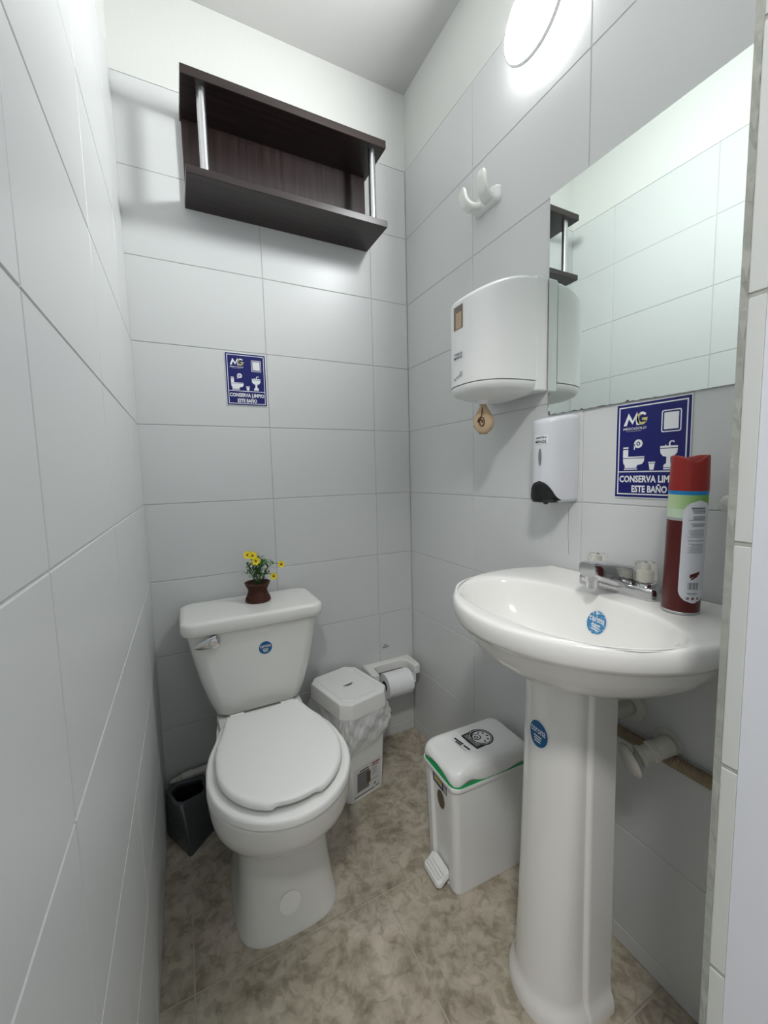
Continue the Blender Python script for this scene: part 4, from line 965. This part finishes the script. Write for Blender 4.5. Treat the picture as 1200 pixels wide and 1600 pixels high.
# ------------------------------------------------------------------ pedal bin
def build_pedal():
    t = empty('pedal_bin', (-0.158, -0.613, 0.0), math.radians(-2)); tag(t, 'white pedal bin with green liner edge in front of the pedestal', 'bin')
    # local: pedal face towards -x; half length 0.125, half width 0.078
    def sec(hl, hw, groove, r=0.018):
        # rounded rectangle with a recessed channel in the -x face
        pts = rrect(-hl, -hw, hl, hw, r, 4)
        out = []
        for x, y in pts: out.append((x, y))
        # insert the channel on the left side (between last arc pair)
        k = 3*5+2   # after the top-left corner arc (points 12..17), before the bottom-left arc
        ch = [(-hl, hw*0.55), (-hl+groove, hw*0.50), (-hl+groove, -hw*0.50), (-hl, -hw*0.55)]
        return out[:15] + ch + out[15:]
    rings = []
    for z, hl, hw, g in ((0.0, 0.118, 0.071, 0.0), (0.004, 0.120, 0.073, 0.0), (0.012, 0.120, 0.073, 0.010), (0.10, 0.122, 0.0745, 0.010), (0.22, 0.1255, 0.077, 0.008), (0.298, 0.128, 0.079, 0.0065), (0.303, 0.128, 0.079, 0.0005)): rings.append([Vector((x, y, z)) for x, y in sec(hl, hw, g)])
    from_bm('body', loft_bm(rings), M_PLAST, t, angle=35)
    rings = []
    for z, s in ((0.303, 0.000), (0.3035, 0.0035), (0.310, 0.0045), (0.314, 0.0035), (0.3145, 0.0)): rings.append([Vector((x, y, z - 0.006*max(0, -x-0.04)/0.09*0)) for x, y in rrect(-0.129-s, -0.080-s, 0.129+s, 0.080+s, 0.022, 6)])
    from_bm('rim', loft_bm(rings), M_PLAST, t, angle=40)
    # green liner showing between rim and lid, wavy
    n = 120; rings = []
    P = dense(rrect(-0.1305, -0.0815, 0.1305, 0.0815, 0.026, 10))
    rings = []
    for v in range(3): rings.append([Vector((x*(1.008-0.016*v), y*(1.012-0.024*v), 0.3125 + 0.028*v/2)) for x, y in P])
    o = from_bm('liner', loft_bm(rings, False, False), M_GREEN, t, smooth=True); o['label'] = 'green liner edge'
    # lid: domed, sides dip at the corners like a wave
    def wave(x, y): return 0.0205*max(0, 1-(abs(y)/0.072)**2)*(1 if x < -0.118 else 0) + 0.0135*math.exp(-((x+0.080)/0.028)**2)*(1 if y < -0.05 else 0) + 0.009*math.exp(-((x-0.085)/0.03)**2) - 0.0035
    rings = []; LP = dense(rrect(-0.130, -0.081, 0.130, 0.081, 0.028, 10))
    for z, s in ((0.0, 0.0015), (0.006, 0.003), (0.016, 0.002), (0.024, 0.0), (0.030, -0.004), (0.034, -0.009), (0.0365, -0.016), (0.0380, -0.030), (0.0385, -0.050)):
        f = max(0, 1-z/0.026); kx, ky = (0.130+s)/0.130, (0.081+s)/0.081
        rings.append([Vector((x*kx, y*ky, 0.3200 + z*1.18 + wave(x, y)*f - 0.010*max(0, (-x-0.085)/0.05)**1.5*(z/0.04))) for x, y in LP])
    lid = from_bm('lid', loft_bm(rings), M_PLAST, t, angle=60)
    # lid prints
    ztop = 0.3660
    lb = from_bm('paper_label', prism_bm(rrect(-0.036, -0.0085, 0.036, 0.0085, 0.003, 3), 0.0004, Matrix.Translation((-0.048, 0.002, ztop-0.0004)) @ Matrix.Rotation(math.radians(-80), 4, 'Z')), M_WHITE, t)
    def pr(name, pts, m, dx, dy, rot, par, e=0.0007, inner=None):
        M = Matrix.Translation((dx, dy, ztop-0.0004)) @ Matrix.Rotation(math.radians(rot), 4, 'Z')
        return from_bm(name, prism_bm(pts, e, M) if inner is None else ring_bm(pts, inner, e, M), m, par)
    pr('print_line', [(-0.030, -0.001), (0.004, -0.001), (0.004, 0.005), (-0.030, 0.005)], M_BLACK, -0.048, 0.002, -80, lb)
    pr('print_line', [(0.008, -0.003), (0.031, -0.003), (0.031, 0.003), (0.008, 0.003)], M_BLACK, -0.048, 0.002, -80, lb)
    pr('print_line', [(-0.018, -0.0075), (0.004, -0.0075), (0.004, -0.0025), (-0.018, -0.0025)], M_BLACK, -0.048, 0.002, -80, lb)
    sk = pr('black_sticker', rrect(-0.034, -0.036, 0.034, -0.002, 0.004, 3), M_BLACK, 0.010, 0.002, -85, t, 0.0006); sk['label'] = 'black and white spiral emblem'
    pr('emblem_disc', circ(0, 0.008, 0.036, 40), M_BLACK, 0.010, 0.002, -85, sk, 0.0007)
    pr('emblem_ring', circ(0, 0.008, 0.032, 40), M_WHITE, 0.010, 0.002, -85, sk, 0.0009, circ(0, 0.008, 0.0305, 40))
    pr('emblem_face', circ(0.002, 0.009, 0.026, 36), M_WHITE, 0.010, 0.002, -85, sk, 0.0009)
    pr('emblem_spiral', circ(-0.006, -0.003, 0.0135, 28), M_BLACK, 0.010, 0.002, -85, sk, 0.0011)
    pr('emblem_spiral', circ(-0.006, -0.003, 0.0105, 28), M_WHITE, 0.010, 0.002, -85, sk, 0.0013, circ(-0.005, -0.004, 0.0062, 28))
    pr('emblem_spiral', circ(-0.005, -0.004, 0.003, 16), M_WHITE, 0.010, 0.002, -85, sk, 0.0013)
    for a in (-10, 35, 80, 125, 165):
        x, y = 0.002+0.019*math.cos(math.radians(a)), 0.009+0.019*math.sin(math.radians(a)); pr('emblem_dot', circ(x, y, 0.0033, 10), M_BLACK, 0.010, 0.002, -85, sk, 0.0011)
    for i in range(3): pr('print_line', [(-0.028, -0.019-i*0.005), (0.026, -0.019-i*0.005), (0.026, -0.0165-i*0.005), (-0.028, -0.0165-i*0.005)], M_LGREY, 0.010, 0.002, -85, sk, 0.0009)
    # brand strip, oval mark in the channel
    def face(name, y0, y1, z0, z1, m, par=t, xo=0.0):
        xx = lambda z: -(0.1225+0.0035*(z-0.10)/0.12) + 0.0085 - (z-0.10)*0.006 - 0.0012 - xo
        bm = bmesh.new(); bm.faces.new([bm.verts.new((xx(z), y, z)) for y, z in ((y0, z0), (y1, z0), (y1, z1), (y0, z1))]); return from_bm(name, bm, m, par)
    st = face('maker_strip', -0.034, 0.036, 0.262, 0.292, M_BLUE, t, 0.0006); st['label'] = 'dark blue maker strip'
    face('strip_print', -0.012, 0.028, 0.270, 0.286, M_GOLD, st, 0.0012); face('strip_print', -0.033, -0.018, 0.264, 0.290, M_LGREY, st, 0.0012)
    bm = bmesh.new(); vs_ = []
    for i in range(28):
        a = 2*PI*i/28; z = 0.228+0.026*math.sin(a); vs_.append(bm.verts.new((-(0.1225+0.0035*(z-0.10)/0.12) + 0.0085-(z-0.10)*0.006-0.0014, 0.0175*math.cos(a), z)))
    bm.faces.new(vs_); o = from_bm('oval_mark', bm, M_BROWNP, t); o['label'] = 'brown oval mark'
    # pedal
    Mx = Matrix.Translation((-0.134, 0.0, 0.012))
    rings = []
    for z, s in ((0.002, -0.003), (0.004, 0.0), (0.014, 0.0), (0.018, -0.002), (0.019, -0.006)): rings.append([Mx @ Vector((x, y, z + (0.010 if x > 0 else -0.006)*1.0)) for x, y in rrect(-0.024-s, -0.040-s, 0.020+s, 0.040+s, 0.012, 5)])
    pd = from_bm('pedal', loft_bm(rings), M_PLAST, t, angle=45)
    for i in range(3): box('grip_rib', (-0.151+i*0.008, -0.030, 0.0270+i*0.0032), (-0.149+i*0.008, 0.030, 0.0305+i*0.0032), M_PLAST, pd)
build_pedal()

# ------------------------------------------------------------------ toilet paper holder and roll
def build_holder():
    t = empty('paper_holder', (-0.135, 0, 0.322)); tag(t, 'white porcelain toilet paper holder on the back wall near the corner', 'holder')
    # U-shaped bracket: outer and inner outlines in plan
    W = 0.108; D = 0.105
    out = [(-W, 0.0), (-W, -D+0.012)] + [(-W+0.006, -D)] + [(-W+0.026, -D), (-W+0.030, -D+0.006)]
    inn = [(-W+0.032, -0.060)] + [(-W+0.032+0.030*(1-math.cos(a)), -0.060+0.030*math.sin(a)) for a in [PI/2*i/6 for i in range(1, 7)]]
    right = [(-x, y) for x, y in reversed(inn)] + [(W-0.030, -D+0.006), (W-0.026, -D), (W-0.006, -D), (W, -D+0.012), (W, 0.0)]
    pl = out + inn + right
    bm = prism_bm([(x, y) for x, y in pl], 0.040, Matrix.Translation((0, -0.0005, -0.016)))
    bmesh.ops.recalc_face_normals(bm, faces=bm.faces)
    ed = [e for e in bm.edges if abs(e.verts[0].co.z-e.verts[1].co.z) < 1e-6]
    bmesh.ops.bevel(bm, geom=ed, offset=0.006, segments=3, affect='EDGES', profile=0.5, clamp_overlap=True)
    from_bm('bracket', bm, M_PORC, t, angle=50)
    for s in (-1, 1):
        box('spindle_arm', (s*0.082-0.006, -0.101, -0.052), (s*0.082+0.006, -0.081, -0.014), M_PLAST, t, bev=0.003)
    from_bm('spindle', lathe_bm([(0.008, -0.078), (0.008, 0.078)], (0, -0.091, -0.038), (1, 0, 0), 16), M_CHROME, t, angle=40)
    r = empty('toilet_roll', (-0.133, -0.091, 0.284)); tag(r, 'white toilet paper roll hanging on the porcelain holder', 'toilet roll')
    n = 48; hw = 0.054; R1, R0 = 0.049, 0.020
    def cir(R, x): return [Vector((x, R*math.cos(2*PI*i/n), R*math.sin(2*PI*i/n))) for i in range(n)]
    rings = [cir(R0, -hw), cir(R1-0.002, -hw), cir(R1, -hw+0.002), cir(R1, hw-0.002), cir(R1-0.002, hw), cir(R0, hw), cir(R0, -hw)]
    from_bm('roll', loft_bm(rings, False, False), M_TPAPER, r, angle=45)
    from_bm('core', loft_bm([cir(R0-0.0004, -hw-0.0006), cir(R0-0.0016, -hw-0.0006), cir(R0-0.0016, hw+0.0006), cir(R0-0.0004, hw+0.0006), cir(R0-0.0004, -hw-0.0006)], False, False), mat('card_core', hexc(95, 76, 64), 0.9), r, angle=45)
    bm = bmesh.new(); g = []
    for i in range(12):
        a = math.radians(95 + i*9); rr = R1+0.0012
        g.append([bm.verts.new((x, -rr*math.sin(a-PI/2+0)*1.0 if False else rr*math.cos(a), rr*math.sin(a) - 0.0)) for x in (-hw, 0, hw)])
    for i in range(11):
        for j in range(2): bm.faces.new((g[i][j], g[i][j+1], g[i+1][j+1], g[i+1][j]))
    from_bm('loose_sheet', bm, M_TPAPER, r, smooth=True)
    lb = from_bm('wall_label', prism_bm([(-0.017, -0.009), (0.017, -0.009), (0.017, 0.009), (-0.017, 0.009)], 0.0006, WALL_BACK(-0.133, 0.404, -0.0003)), mat('clear_label', (0.64, 0.655, 0.65), 0.3)); tag(lb, 'tiny clear label with black print above the toilet paper holder', 'label')
    put_text('lettering', text_fit('PAPEL', 0.017, 0.0058, 0.03), WALL_BACK(-0.133, 0.4085, -0.001), M_BLACK, lb); put_text('lettering', text_fit('HIGIENICO', 0.032, 0.0060, 0.03), WALL_BACK(-0.133, 0.4005, -0.001), M_BLACK, lb)
build_holder()

# ------------------------------------------------------------------ toilet brush holder
def build_brush():
    t = empty('brush_holder', (-0.900, -0.120, 0.0)); tag(t, 'dark grey wedge-shaped toilet brush holder in the left corner', 'brush holder')
    # plan quad with rounded corners; front corner leans back as it rises
    bot = [(-0.006, -0.096), (0.072, -0.018), (0.045, 0.058), (-0.055, 0.058), (-0.068, 0.022)]
    top = [(-0.034, -0.052), (0.062, -0.030), (0.045, 0.056), (-0.052, 0.056), (-0.066, 0.030)]
    def fil(P, r=0.22, n=4):
        out = []; m = len(P)
        for i in range(m):
            p, a, b = Vector(P[i]), Vector(P[i-1]), Vector(P[(i+1) % m]); s, e = p.lerp(a, r*0.35), p.lerp(b, r*0.35)
            for k in range(n+1):
                q = k/n; v = s*(1-q)**2 + p*2*q*(1-q) + e*q*q; out.append((v.x, v.y))
        return out
    B, T = fil(bot), fil(top, 0.5)
    rings = []
    for f, z in ((0, 0.0), (0.02, 0.004), (0.10, 0.035), (0.28, 0.075), (0.55, 0.115), (0.80, 0.142), (0.95, 0.154), (1.0, 0.158)):
        rings.append([Vector((a[0]*(1-f)+b[0]*f, a[1]*(1-f)+b[1]*f, z*0.90 + 0.002*b[1]/0.05*f)) for a, b in zip(B, T)])
    cen = Vector((-0.002, 0.006, 0.150))
    # heart-like opening sinking into the body
    N = len(B)
    def heart(s, z):
        out = []
        for p in rings[7]:
            d = Vector((p.x-cen.x, p.y-cen.y)); a = math.atan2(d.y, d.x); r = d.length
            rr = s*(0.045 - 0.015*math.exp(-((a-1.45)/0.35)**2)); out.append(Vector((cen.x+rr*math.cos(a)*1.08, cen.y+rr*math.sin(a)*1.0, z*0.90 + 0.002*(cen.y+rr*math.sin(a))/0.05)))
        return out
    body = from_bm('body', loft_bm(rings + [heart(1.06, 0.159), heart(1.0, 0.157), heart(0.98, 0.145)], True, False), M_GREYP, t, angle=50)
    from_bm('opening', loft_bm([heart(0.98, 0.146), heart(0.92, 0.08), heart(0.80, 0.02)], False, True), M_HOLE, t, smooth=True)
build_brush()
